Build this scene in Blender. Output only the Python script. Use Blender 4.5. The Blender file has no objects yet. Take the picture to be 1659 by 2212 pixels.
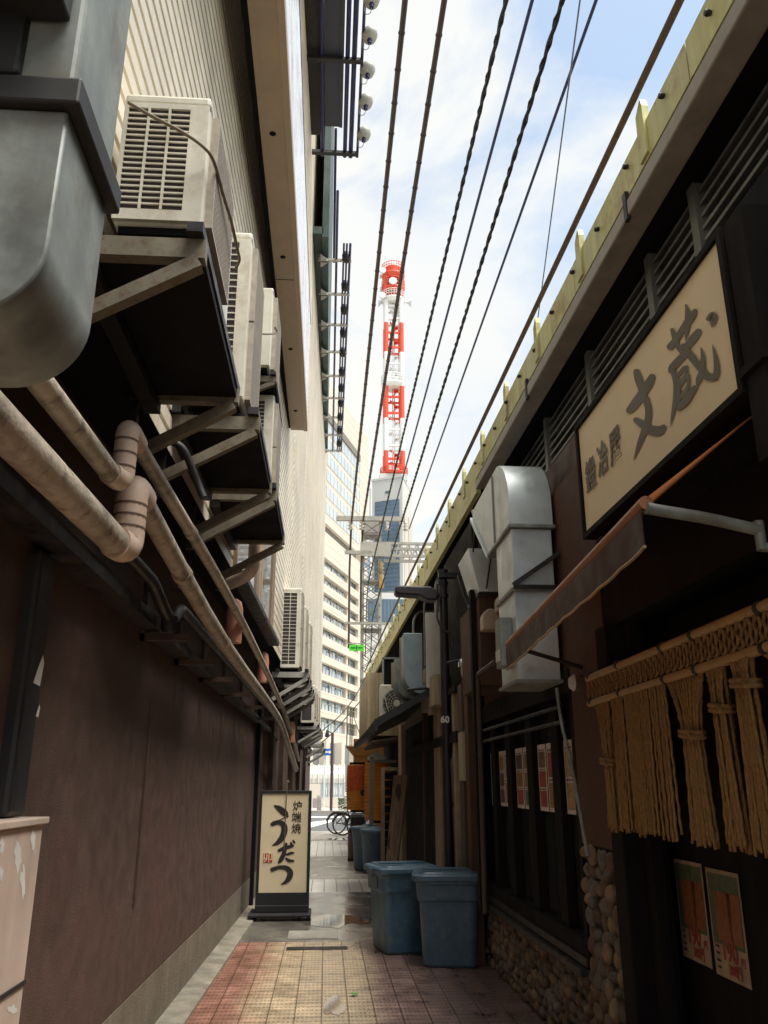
import bpy, bmesh, math, random
from mathutils import Vector, Matrix
R = math.radians
C = bpy.context.scene.collection
random.seed(7)
# ---------------------------------------------------------------- camera
# photograph measured in a 1659 x 2212 grid
F, CX, CY = 1780.0, 829.5, 1106.0
PITCH, YAW, EYE = R(18.2), R(3.8), 1.6
scene = bpy.context.scene
cam_d = bpy.data.cameras.new('camera')
cam = bpy.data.objects.new('camera', cam_d); C.objects.link(cam)
cam.location = (0, 0, EYE)
cam.rotation_euler = (math.pi/2 + PITCH, 0, -YAW)
cam_d.sensor_fit = 'VERTICAL'; cam_d.sensor_height = 36.0
cam_d.lens = F/2212*36.0
cam_d.clip_start = 0.05; cam_d.clip_end = 5000
scene.camera = cam
scene.cycles.diffuse_bounces = 2; scene.cycles.max_bounces = 8
# ---------------------------------------------------------------- world
SUN_EL, SUN_AZ = R(69), R(124)      # azimuth clockwise from +Y : from the right, a little behind the camera
w = bpy.data.worlds.new('World'); scene.world = w; w.use_nodes = True
nt = w.node_tree; nt.nodes.clear()
def N(t, **k):
    n = nt.nodes.new(t)
    for a, b in k.items(): setattr(n, a, b)
    return n
out = N('ShaderNodeOutputWorld'); bg = N('ShaderNodeBackground')
sky = N('ShaderNodeTexSky'); sky.sky_type = 'NISHITA'; sky.sun_disc = False
sky.sun_elevation = SUN_EL; sky.sun_rotation = SUN_AZ
sky.air_density = 1.0; sky.dust_density = 1.0; sky.ozone_density = 1.5
tc = N('ShaderNodeTexCoord'); sep = N('ShaderNodeSeparateXYZ')
nt.links.new(tc.outputs['Generated'], sep.inputs[0])
zz = N('ShaderNodeMath', operation='ADD'); zz.inputs[1].default_value = 0.35
nt.links.new(sep.outputs[2], zz.inputs[0])
dv = N('ShaderNodeVectorMath', operation='DIVIDE')
cmb = N('ShaderNodeCombineXYZ')
for i in range(3): nt.links.new(zz.outputs[0], cmb.inputs[i])
nt.links.new(tc.outputs['Generated'], dv.inputs[0]); nt.links.new(cmb.outputs[0], dv.inputs[1])
mp = N('ShaderNodeMapping'); mp.inputs['Location'].default_value = (1.35, 0.2, 0.0)
nt.links.new(dv.outputs[0], mp.inputs[0])
n1 = N('ShaderNodeTexNoise'); n1.inputs['Scale'].default_value = 2.6; n1.inputs['Detail'].default_value = 9; n1.inputs['Roughness'].default_value = 0.55
n1.inputs['Distortion'].default_value = 0.5
nt.links.new(mp.outputs[0], n1.inputs['Vector'])
rp = N('ShaderNodeValToRGB'); rp.color_ramp.elements[0].position = 0.40; rp.color_ramp.elements[1].position = 0.53
rp.color_ramp.elements[0].color = (0.28, 0.28, 0.28, 1); rp.color_ramp.elements[1].color = (1, 1, 1, 1)
nt.links.new(n1.outputs['Fac'], rp.inputs[0])
n2 = N('ShaderNodeTexNoise'); n2.inputs['Scale'].default_value = 1.7; n2.inputs['Detail'].default_value = 5
nt.links.new(mp.outputs[0], n2.inputs['Vector'])
cr2 = N('ShaderNodeValToRGB'); cr2.color_ramp.elements[0].position = 0.35; cr2.color_ramp.elements[1].position = 0.65
cr2.color_ramp.elements[0].color = (2.85, 3.05, 3.25, 1); cr2.color_ramp.elements[1].color = (3.5, 3.4, 3.15, 1)
nt.links.new(n2.outputs['Fac'], cr2.inputs[0])
mix = N('ShaderNodeMix', data_type='RGBA')
sk2 = N('ShaderNodeVectorMath', operation='MULTIPLY'); sk2.inputs[1].default_value = (1.0, 1.03, .92)
nt.links.new(sky.outputs[0], sk2.inputs[0])
nt.links.new(rp.outputs[0], mix.inputs[0]); nt.links.new(sk2.outputs[0], mix.inputs[6]); nt.links.new(cr2.outputs[0], mix.inputs[7])
nt.links.new(mix.outputs[2], bg.inputs[0]); bg.inputs[1].default_value = 0.1
nt.links.new(bg.outputs[0], out.inputs[0])
# ---------------------------------------------------------------- sun
sd = bpy.data.lights.new('sun', 'SUN'); sd.energy = 2.3; sd.angle = R(34); sd.color = (1.0, 0.96, 0.88)
so = bpy.data.objects.new('sun', sd); C.objects.link(so)
sdir = Vector((math.sin(SUN_AZ)*math.cos(SUN_EL), math.cos(SUN_AZ)*math.cos(SUN_EL), math.sin(SUN_EL)))
so.rotation_euler = (-sdir).to_track_quat('-Z', 'Y').to_euler()
so.location = (8, -4, 30)
scene.view_settings.view_transform = 'Standard'; scene.view_settings.look = 'None'
scene.view_settings.exposure = 1.6; scene.view_settings.gamma = 1.0
# ---------------------------------------------------------------- measuring helpers
fw = Vector((math.sin(YAW)*math.cos(PITCH), math.cos(YAW)*math.cos(PITCH), math.sin(PITCH)))
rt = Vector((math.cos(YAW), -math.sin(YAW), 0)); up = rt.cross(fw)
E = Vector((0, 0, EYE))
def ray(u, v): return fw*F + rt*(u-CX) + up*(CY-v)
def onX(u, v, X): d = ray(u, v); return E + d*(X/d.x)
def onY(u, v, Y): d = ray(u, v); return E + d*(Y/d.y)
def onZ(u, v, Z): d = ray(u, v); return E + d*((Z-EYE)/d.z)
def onP(u, v, a, b): d = ray(u, v); return E + d*(a/(d.x-b*d.y))     # plane X = a + b*Y
LB, RB = 0.0225, -0.012
def LX(y, a=-0.95): return a + LB*y
def RX(y, a=1.65): return a + RB*y
# ---------------------------------------------------------------- materials
MATS = {}
def mat(name, rgb, rough=0.6, metal=0.0, var=0.25, scale=5.0, bump=0.0, bscale=40.0, streak=0.0, dirt=None, dirt_amt=0.0, dscale=3.0, spec=0.5, emis=0.0, trans=0.0, rvar=0.15):
    if name in MATS: return MATS[name]
    m = bpy.data.materials.new(name); m.use_nodes = True; t = m.node_tree; t.nodes.clear()
    L = t.links.new
    o = t.nodes.new('ShaderNodeOutputMaterial'); b = t.nodes.new('ShaderNodeBsdfPrincipled'); L(b.outputs[0], o.inputs[0])
    g = t.nodes.new('ShaderNodeNewGeometry')
    n = t.nodes.new('ShaderNodeTexNoise'); n.inputs['Scale'].default_value = scale; n.inputs['Detail'].default_value = 6; n.inputs['Roughness'].default_value = 0.6
    L(g.outputs['Position'], n.inputs['Vector'])
    mr = t.nodes.new('ShaderNodeMapRange'); mr.inputs[1].default_value = 0.3; mr.inputs[2].default_value = 0.7
    mr.inputs[3].default_value = 1-var; mr.inputs[4].default_value = 1+var
    L(n.outputs['Fac'], mr.inputs[0])
    col = t.nodes.new('ShaderNodeVectorMath'); col.operation = 'SCALE'; col.inputs[0].default_value = rgb[:3]
    L(mr.outputs[0], col.inputs['Scale'])
    cur = col.outputs[0]
    if streak:
        ma = t.nodes.new('ShaderNodeMapping'); ma.inputs['Scale'].default_value = (14, 14, 0.7); L(g.outputs['Position'], ma.inputs[0])
        ns = t.nodes.new('ShaderNodeTexNoise'); ns.inputs['Scale'].default_value = 1.0; ns.inputs['Detail'].default_value = 4; L(ma.outputs[0], ns.inputs['Vector'])
        ms = t.nodes.new('ShaderNodeMapRange'); ms.inputs[1].default_value = 0.35; ms.inputs[2].default_value = 0.7; ms.inputs[3].default_value = 1+streak*0.3; ms.inputs[4].default_value = 1-streak
        L(ns.outputs['Fac'], ms.inputs[0])
        c2 = t.nodes.new('ShaderNodeVectorMath'); c2.operation = 'SCALE'; L(cur, c2.inputs[0]); L(ms.outputs[0], c2.inputs['Scale']); cur = c2.outputs[0]
    if dirt:
        nd = t.nodes.new('ShaderNodeTexNoise'); nd.inputs['Scale'].default_value = dscale; nd.inputs['Detail'].default_value = 8; nd.inputs['Roughness'].default_value = 0.7
        L(g.outputs['Position'], nd.inputs['Vector'])
        md = t.nodes.new('ShaderNodeMapRange'); md.inputs[1].default_value = 0.5; md.inputs[2].default_value = 0.66; md.inputs[3].default_value = 0; md.inputs[4].default_value = dirt_amt
        L(nd.outputs['Fac'], md.inputs[0])
        mx = t.nodes.new('ShaderNodeMix'); mx.data_type = 'RGBA'; L(md.outputs[0], mx.inputs[0]); L(cur, mx.inputs[6]); mx.inputs[7].default_value = (*dirt, 1); cur = mx.outputs[2]
    L(cur, b.inputs['Base Color'])
    b.inputs['Metallic'].default_value = metal; b.inputs['Specular IOR Level'].default_value = spec
    mr2 = t.nodes.new('ShaderNodeMapRange'); mr2.inputs[1].default_value = 0.3; mr2.inputs[2].default_value = 0.7
    mr2.inputs[3].default_value = max(0.02, rough-rvar); mr2.inputs[4].default_value = min(1, rough+rvar); L(n.outputs['Fac'], mr2.inputs[0]); L(mr2.outputs[0], b.inputs['Roughness'])
    if trans: b.inputs['Transmission Weight'].default_value = trans
    if emis:
        b.inputs['Emission Color'].default_value = (*rgb[:3], 1); b.inputs['Emission Strength'].default_value = emis
    if bump:
        nb = t.nodes.new('ShaderNodeTexNoise'); nb.inputs['Scale'].default_value = bscale; nb.inputs['Detail'].default_value = 5; L(g.outputs['Position'], nb.inputs['Vector'])
        bp = t.nodes.new('ShaderNodeBump'); bp.inputs['Strength'].default_value = bump; bp.inputs['Distance'].default_value = 0.02; L(nb.outputs['Fac'], bp.inputs['Height']); L(bp.outputs[0], b.inputs['Normal'])
    MATS[name] = m
    return m
siding_m = mat('cream_siding', (.80, .71, .56), .45, var=.10, scale=1.2, streak=.10, dirt=(.3, .24, .17), dirt_amt=.25, dscale=.9)
brown_m = mat('brown_render', (.088, .050, .036), .8, var=.24, scale=7, bump=.3, bscale=120, streak=.07, dirt=(.13, .055, .045), dirt_amt=.5, dscale=1.3)
plinth_m = mat('stained_concrete', (.20, .165, .125), .8, var=.25, scale=4, bump=.35, bscale=60, streak=.2, dirt=(.16, .15, .09), dirt_amt=.5)
conc_m = mat('concrete', (.36, .33, .28), .42, var=.3, scale=2.2, bump=.12, bscale=70, dirt=(.13, .12, .10), dirt_amt=.6, dscale=1.6, rvar=.36)
acw_m = mat('cream_casing', (.76, .72, .60), .42, var=.07, scale=4, streak=.10, dirt=(.42, .32, .21), dirt_amt=.45, dscale=7)
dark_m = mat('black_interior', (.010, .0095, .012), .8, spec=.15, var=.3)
fin_m = mat('dark_fins', (.075, .06, .06), .6, metal=.4, var=.3, scale=30)
steel_m = mat('worn_painted_steel', (.20, .175, .125), .6, metal=.1, var=.2, scale=8, dirt=(.13, .07, .035), dirt_amt=.8, dscale=30, bump=.05, bscale=120)
dsteel_m = mat('dark_steel', (.026, .025, .027), .5, metal=.3, var=.3, scale=12, dirt=(.09, .055, .035), dirt_amt=.4, dscale=9)
galv_m = mat('galvanised_sheet', (.62, .68, .69), .42, metal=.35, var=.10, scale=7, dirt=(.42, .40, .36), dirt_amt=.35, dscale=4, bump=.08, bscale=5)
galvd_m = mat('weathered_galvanised', (.27, .295, .275), .58, metal=.2, var=.34, scale=6, streak=.22, dirt=(.17, .16, .13), dirt_amt=.7, dscale=4.5, bump=.12, bscale=9, rvar=.2)
black_m = mat('black_rubber', (.018, .017, .018), .6, var=.3)
pipe_m = mat('grimy_pipe_wrap', (.44, .365, .275), .5, var=.3, scale=9, dirt=(.10, .075, .055), dirt_amt=.75, dscale=10, bump=.25, bscale=50)
elbow_m = mat('pinkish_elbow', (.64, .47, .36), .5, var=.15, scale=8, dirt=(.28, .2, .14), dirt_amt=.4, dscale=9)
cap_m = mat('salmon_plastic', (.62, .27, .18), .5, var=.1)
fascia_m = mat('brown_fascia', (.40, .295, .20), .5, var=.12, scale=3)
white_m = mat('white_panel', (.80, .82, .86), .25, var=.04, scale=2, streak=.05)
offw_m = mat('off_white_paint', (.56, .54, .50), .5, var=.12, scale=3, streak=.12)
navy_m = mat('dark_blue_steel', (.02, .022, .09), .4, metal=.2, var=.2)
lamp_m = mat('lamp_grey', (.36, .36, .32), .5, var=.2, scale=12)
glass_m = mat('dark_glass', (.03, .035, .035), .06, var=.3, spec=.6, rvar=.03)
yel_m = mat('yellow_green_paint', (.55, .53, .235), .5, var=.14, scale=2, streak=.22, dirt=(.30, .15, .05), dirt_amt=.6, dscale=5)
rust_m = mat('rusty_rail', (.12, .08, .07), .7, var=.3, scale=20, dirt=(.20, .09, .04), dirt_amt=.7, dscale=14)
gut_m = mat('grey_gutter', (.30, .27, .23), .55, var=.2, scale=5, streak=.1)
louv_m = mat('louvre_grey', (.26, .27, .255), .45, metal=.2, var=.15)
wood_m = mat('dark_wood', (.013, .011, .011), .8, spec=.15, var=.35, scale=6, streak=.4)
wood2_m = mat('brown_wood', (.075, .042, .028), .65, var=.3, scale=6, streak=.35)
tan_m = mat('tan_board', (.38, .285, .175), .7, var=.25, scale=6, streak=.3)
sbrown_m = mat('shop_brown_wall', (.085, .038, .022), .75, var=.2, scale=4, streak=.15)
beige_m = mat('beige_wall', (.40, .33, .22), .7, var=.15, scale=3, streak=.25)
cream_m = mat('sign_cream', (.86, .71, .47), .6, var=.06, scale=3)
ink_m = mat('grey_lettering', (.155, .135, .105), .6, var=.1)
blk_ink_m = mat('black_lettering', (.03, .025, .025), .5, var=.1)
red_ink_m = mat('red_seal', (.62, .07, .04), .5, var=.1)
awn_m = mat('awning_bar', (.30, .12, .055), .5, var=.15, scale=6); val_m = mat('awning_valance', (.055, .022, .013), .6, var=.2, scale=8)
fab_m = mat('copper_awning', (.55, .21, .09), .5, var=.15, scale=6)
rope_m = mat('jute_rope', (.31, .18, .068), .85, var=.3, scale=60, bump=.6, bscale=160)
bamboo_m = mat('bamboo_bar', (.38, .24, .10), .5, var=.25, scale=14)
stone_ms = [mat('river_pebble_%s' % n_, c_, .6, var=.4, scale=12, bump=.15, bscale=60) for n_, c_ in (('tan', (.22, .155, .095)), ('grey', (.13, .115, .095)), ('brown', (.12, .075, .048)))]
mortar_m = mat('dark_mortar', (.055, .047, .04), .9, var=.3, scale=20, bump=.5, bscale=60)
bin_m = mat('blue_grey_plastic', (.065, .125, .18), .45, var=.2, scale=7, streak=.12, dirt=(.16, .19, .20), dirt_amt=.45, dscale=14, rvar=.2)
orange_m = mat('orange_paper', (.92, .45, .10), .6, var=.12, scale=6)
orange2_m = mat('orange_red_paper', (.85, .2, .06), .6, var=.25, scale=14)
ocol_m = mat('ochre_paint', (.52, .23, .05), .55, var=.12)
wire_m = mat('wire_black', (.02, .018, .022), .6, var=.2)
wireb_m = mat('wire_brown', (.06, .04, .032), .6, var=.3, scale=20)
blue_m = mat('wire_blue', (.02, .03, .10), .45, var=.2)
lat_m = mat('galvanised_lattice', (.40, .385, .34), .55, metal=.2, var=.15)
tred_m = mat('tower_red', (.72, .085, .035), .5, var=.06, scale=.2)
twht_m = mat('tower_white', (.80, .80, .77), .5, var=.04, scale=.2)
fbw_m = mat('far_cream_tile', (.64, .575, .48), .6, var=.04, scale=.3)
fglass_m = mat('far_window_glass', (.06, .09, .10), .08, var=.3, scale=.25, spec=.8, rvar=.03)
fgl2_m = mat('pale_window_glass', (.50, .55, .57), .15, var=.1, scale=.3, spec=.8, rvar=.05)
fblue_m = mat('blue_curtain_glass', (.10, .155, .215), .12, var=.25, scale=.15, spec=.8, rvar=.05)
fgrey_m = mat('far_grey_concrete', (.55, .55, .52), .6, var=.05, scale=.2)
asph_m = mat('asphalt', (.10, .10, .10), .75, var=.2, scale=5, bump=.3, bscale=120)
mark_m = mat('road_paint', (.75, .75, .73), .6, var=.08)
leaf_m = mat('hedge_leaf', (.05, .10, .03), .6, var=.5, scale=12)
chrome_m = mat('bicycle_chrome', (.55, .55, .55), .25, metal=.9, var=.1)
signblue_m = mat('sign_blue', (.02, .16, .55), .4, var=.03)
green_m = mat('sign_green', (.10, .75, .05), .5, var=.05)
cab_m = mat('pinkish_cabinet', (.60, .46, .375), .5, var=.1, scale=4, dirt=(.60, .52, .45), dirt_amt=.45, dscale=3.2, streak=.12)
paper_m = mat('torn_paper', (.72, .70, .66), .7, var=.1)
film_m = mat('wet_film', (.27, .20, .135), .03, var=.25, scale=9, spec=.6, rvar=.02)
puddle_m = mat('puddle_water', (.12, .105, .085), .05, var=.2, spec=.8, rvar=.02)
def translucent(m, amt):
    t = m.node_tree; b = next(n for n in t.nodes if n.type == 'BSDF_PRINCIPLED'); o = next(n for n in t.nodes if n.type == 'OUTPUT_MATERIAL')
    tr = t.nodes.new('ShaderNodeBsdfTranslucent'); mx = t.nodes.new('ShaderNodeMixShader'); mx.inputs[0].default_value = amt
    t.links.new(b.inputs['Base Color'].links[0].from_socket, tr.inputs[0]); t.links.new(b.outputs[0], mx.inputs[1]); t.links.new(tr.outputs[0], mx.inputs[2]); t.links.new(mx.outputs[0], o.inputs[0])
translucent(fab_m, .55); translucent(orange_m, .5); translucent(orange2_m, .4)
# ---------------------------------------------------------------- mesh builder
WL = {}
class MB:
    def __init__(s): s.v = []; s.f = []; s.sm = []
    def add(s, vs, fs, smooth=False):
        b = len(s.v); s.v += [Vector(p) for p in vs]
        s.f += [tuple(b+i for i in f) for f in fs]; s.sm += [smooth]*len(fs); return s
    def box(s, x0, x1, y0, y1, z0, z1, sk=0.0):
        vs = [(x+sk*y, y, z) for z in (z0, z1) for y in (y0, y1) for x in (x0, x1)]
        return s.add(vs, [(0,2,3,1),(4,5,7,6),(0,1,5,4),(2,6,7,3),(0,4,6,2),(1,3,7,5)])
    def hexa(s, p):   # 8 points : bottom ring 4, top ring 4
        return s.add(p, [(3,2,1,0),(4,5,6,7),(0,1,5,4),(1,2,6,5),(2,3,7,6),(3,0,4,7)])
    def quad(s, a, b, c, d): return s.add([a,b,c,d], [(0,1,2,3)])
    def beam(s, p, q, w, h, upv=(0,0,1)):
        p, q = Vector(p), Vector(q); d = (q-p).normalized(); u = Vector(upv)
        if abs(d.dot(u)) > .98: u = Vector((0,1,0))
        a = d.cross(u).normalized(); b = a.cross(d).normalized(); a *= w/2; b *= h/2
        return s.hexa([p-a-b, p+a-b, p+a+b, p-a+b, q-a-b, q+a-b, q+a+b, q-a+b])
    def tube(s, pts, r, n=10, cap=True, smooth=True, rs=None, closed=False):
        pts = [Vector(p) for p in pts]; m = len(pts)
        if m < 2: return s
        tang = []
        for i in range(m):
            if closed: t = pts[(i+1) % m]-pts[i-1]
            else: t = pts[min(i+1, m-1)]-pts[max(i-1, 0)]
            tang.append(t.normalized() if t.length > 1e-9 else Vector((0,0,1)))
        t0 = tang[0]; a = Vector((0,0,1)) if abs(t0.z) < .9 else Vector((1,0,0))
        nrm = t0.cross(a).normalized(); vs = []; fs = []
        for i in range(m):
            t = tang[i]; nrm = (nrm - t*nrm.dot(t)); nrm = nrm.normalized() if nrm.length > 1e-6 else t.orthogonal().normalized()
            bi = t.cross(nrm); rr = rs[i] if rs else r
            for k in range(n):
                an = 2*math.pi*k/n; vs.append(pts[i] + (nrm*math.cos(an)+bi*math.sin(an))*rr)
        for i in range(m if closed else m-1):
            for k in range(n):
                j = (i+1) % m; fs.append((i*n+k, i*n+(k+1) % n, j*n+(k+1) % n, j*n+k))
        s.add(vs, fs, smooth)
        if cap and not closed:
            s.add([vs[k] for k in range(n)], [tuple(range(n-1, -1, -1))]); s.add([vs[(m-1)*n+k] for k in range(n)], [tuple(range(n))])
        return s
    def lathe(s, c, prof, n=20, axis='z', smooth=True):
        c = Vector(c); vs = []; fs = []
        for r, h in prof:
            for k in range(n):
                a = 2*math.pi*k/n; x, y = r*math.cos(a), r*math.sin(a)
                p = (x, y, h) if axis == 'z' else ((h, x, y) if axis == 'x' else (x, h, y))
                vs.append(c+Vector(p))
        for i in range(len(prof)-1):
            for k in range(n): fs.append((i*n+k, i*n+(k+1) % n, (i+1)*n+(k+1) % n, (i+1)*n+k))
        s.add(vs, fs, smooth)
        s.add([vs[k] for k in range(n)], [tuple(range(n-1,-1,-1))]); s.add([vs[(len(prof)-1)*n+k] for k in range(n)], [tuple(range(n))])
        return s
    def prism(s, poly, ax, a0, a1):   # poly of 2-D points, extruded along axis ax
        def P(p, a): return {'x': (a, p[0], p[1]), 'y': (p[0], a, p[1]), 'z': (p[0], p[1], a)}[ax]
        n = len(poly); vs = [P(p, a0) for p in poly]+[P(p, a1) for p in poly]
        return s.add(vs, [tuple(range(n-1,-1,-1)), tuple(range(n, 2*n))]+[(i, (i+1) % n, n+(i+1) % n, n+i) for i in range(n)])
    def ball(s, c, rx, ry, rz, nu=10, nv=6, M=None):
        c = Vector(c); vs = []; fs = []
        for j in range(nv+1):
            th = math.pi*j/nv
            for k in range(nu):
                a = 2*math.pi*k/nu; p = Vector((rx*math.sin(th)*math.cos(a), ry*math.sin(th)*math.sin(a), rz*math.cos(th)))
                vs.append(c + (M@p if M else p))
        for j in range(nv):
            for k in range(nu): fs.append((j*nu+k, (j+1)*nu+k, (j+1)*nu+(k+1) % nu, j*nu+(k+1) % nu))
        return s.add(vs, fs, True)
    def ext(s, o): s.add(o.v, o.f); s.sm[-len(o.f):] = o.sm; return s
    def xf(s, M): s.v = [M@p for p in s.v]; return s
    def build(s, name, m, parent=None, bevel=0.0, seg=2):
        me = bpy.data.meshes.new(name)
        if parent is not None: off = WL[parent.name]
        else:
            xs = [p.x for p in s.v]; ys = [p.y for p in s.v]; zs = [p.z for p in s.v]
            off = Vector(((min(xs)+max(xs))/2, (min(ys)+max(ys))/2, min(zs)))
        me.from_pydata([tuple(p-off) for p in s.v], [], s.f)
        me.polygons.foreach_set('use_smooth', s.sm)
        bm = bmesh.new(); bm.from_mesh(me); bmesh.ops.recalc_face_normals(bm, faces=bm.faces); bm.to_mesh(me); bm.free()
        me.materials.append(m); me.update()
        o = bpy.data.objects.new(name, me); C.objects.link(o)
        if parent is not None: o.parent = parent; WL[o.name] = off.copy()
        else: o.location = off; WL[o.name] = off.copy()
        if bevel:
            b = o.modifiers.new('bevel', 'BEVEL'); b.width = bevel; b.segments = seg; b.limit_method = 'ANGLE'; b.angle_limit = R(40)
        return o
def tag(o, label=None, cat=None, group=None, kind=None):
    if label: o['label'] = label
    if cat: o['category'] = cat
    if group: o['group'] = group
    if kind: o['kind'] = kind
    return o
def thing(name, label, cat, loc=(0,0,0), group=None):
    o = bpy.data.objects.new(name, None); C.objects.link(o); o.location = loc; o.empty_display_size = .1
    WL[o.name] = Vector(loc); return tag(o, label, cat, group)
def copy_tree(o, parent=None):
    c = o.copy(); C.objects.link(c)
    if parent is not None: c.parent = parent
    for ch in o.children: copy_tree(ch, c)
    return c
def place(o, loc, rz=0.0, sc=None):
    o.location = loc; o.rotation_euler = (0,0,rz)
    if sc: o.scale = sc
    return o
def smooth_path(pts, n=6):
    pts = [Vector(p) for p in pts]; o = []
    for i in range(len(pts)-1):
        p0 = pts[max(i-1,0)]; p1 = pts[i]; p2 = pts[i+1]; p3 = pts[min(i+2, len(pts)-1)]
        for k in range(n):
            t = k/n; o.append(.5*((2*p1)+(p2-p0)*t+(2*p0-5*p1+4*p2-p3)*t*t+(3*p1-p0-3*p2+p3)*t**3))
    o.append(pts[-1]); return o
def round_path(pts, r, n=5):     # straight runs with rounded corners
    pts = [Vector(p) for p in pts]; o = [pts[0]]
    for i in range(1, len(pts)-1):
        a = (pts[i-1]-pts[i]); b = (pts[i+1]-pts[i]); d = min(r, a.length*.49, b.length*.49)
        A = pts[i]+a.normalized()*d; B = pts[i]+b.normalized()*d
        for k in range(n+1):
            t = k/n; o.append(A*(1-t)**2+pts[i]*2*t*(1-t)+B*t*t)
    o.append(pts[-1]); return o
# ---------------------------------------------------------------- writing
def text_mesh(s, size, bold=0.0):
    cu = bpy.data.curves.new('lettering', 'FONT'); cu.body = s; cu.size = size; cu.offset = bold; cu.extrude = 0.0015; cu.align_x = 'CENTER'; cu.align_y = 'CENTER'
    cu.resolution_u = 4
    o = bpy.data.objects.new('lettering', cu); C.objects.link(o)
    bpy.context.view_layer.update()
    me = bpy.data.meshes.new_from_object(o.evaluated_get(bpy.context.evaluated_depsgraph_get()))
    vs = [v.co.copy() for v in me.vertices]; fs = [tuple(p.vertices) for p in me.polygons]
    bpy.data.objects.remove(o); bpy.data.curves.remove(cu); bpy.data.meshes.remove(me)
    return vs, fs
def put_text(mb, s, size, c, ux, uy, bold=0.0, sx=1.0):
    vs, fs = text_mesh(s, size, bold); c = Vector(c); ux = Vector(ux); uy = Vector(uy); nz = ux.cross(uy)
    mb.add([c+ux*p.x*sx+uy*p.y+nz*p.z for p in vs], fs)
def brush(mb, pts, proj, off):
    """one brush stroke: pts = (u, v, width) in the drawing; proj maps to the board; off = offset vector"""
    P = smooth_path([Vector((a, b, c)) for a, b, c in pts], 5)
    L = []; Rr = []
    for i, p in enumerate(P):
        t = P[min(i+1, len(P)-1)]-P[max(i-1, 0)]; t = Vector((t.x, t.y)); t = t.normalized() if t.length > 0 else Vector((1, 0))
        n = Vector((-t.y, t.x))*max(p.z, 1.5)/2
        L.append((p.x+n.x, p.y+n.y)); Rr.append((p.x-n.x, p.y-n.y))
    off = Vector(off)
    vs = [proj(*q)+off for q in L]+[proj(*q)+off for q in Rr]; m = len(L)
    mb.add(vs, [(i, i+1, m+i+1, m+i) for i in range(m-1)])
    for e, sg in ((0, -1), (m-1, 1)):   # half-round ends
        p = P[e]; q = P[e-sg if m > 1 else e]; t = Vector((p.x-q.x, p.y-q.y)); t = t.normalized() if t.length > 0 else Vector((1, 0))
        n = Vector((-t.y, t.x)); r = max(p.z, 1.5)/2
        mb.add([proj(p.x+(n.x*math.cos(a)+t.x*math.sin(a))*r, p.y+(n.y*math.cos(a)+t.y*math.sin(a))*r)+off for a in [math.pi*j/6 for j in range(7)]], [tuple(range(7))])
STROKE = [0]
def stroke(mb, pts, proj, nrm, base=.002):
    STROKE[0] = (STROKE[0]+1) % 40
    brush(mb, pts, proj, Vector(nrm)*(base-.001+.00012*STROKE[0]))
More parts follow.
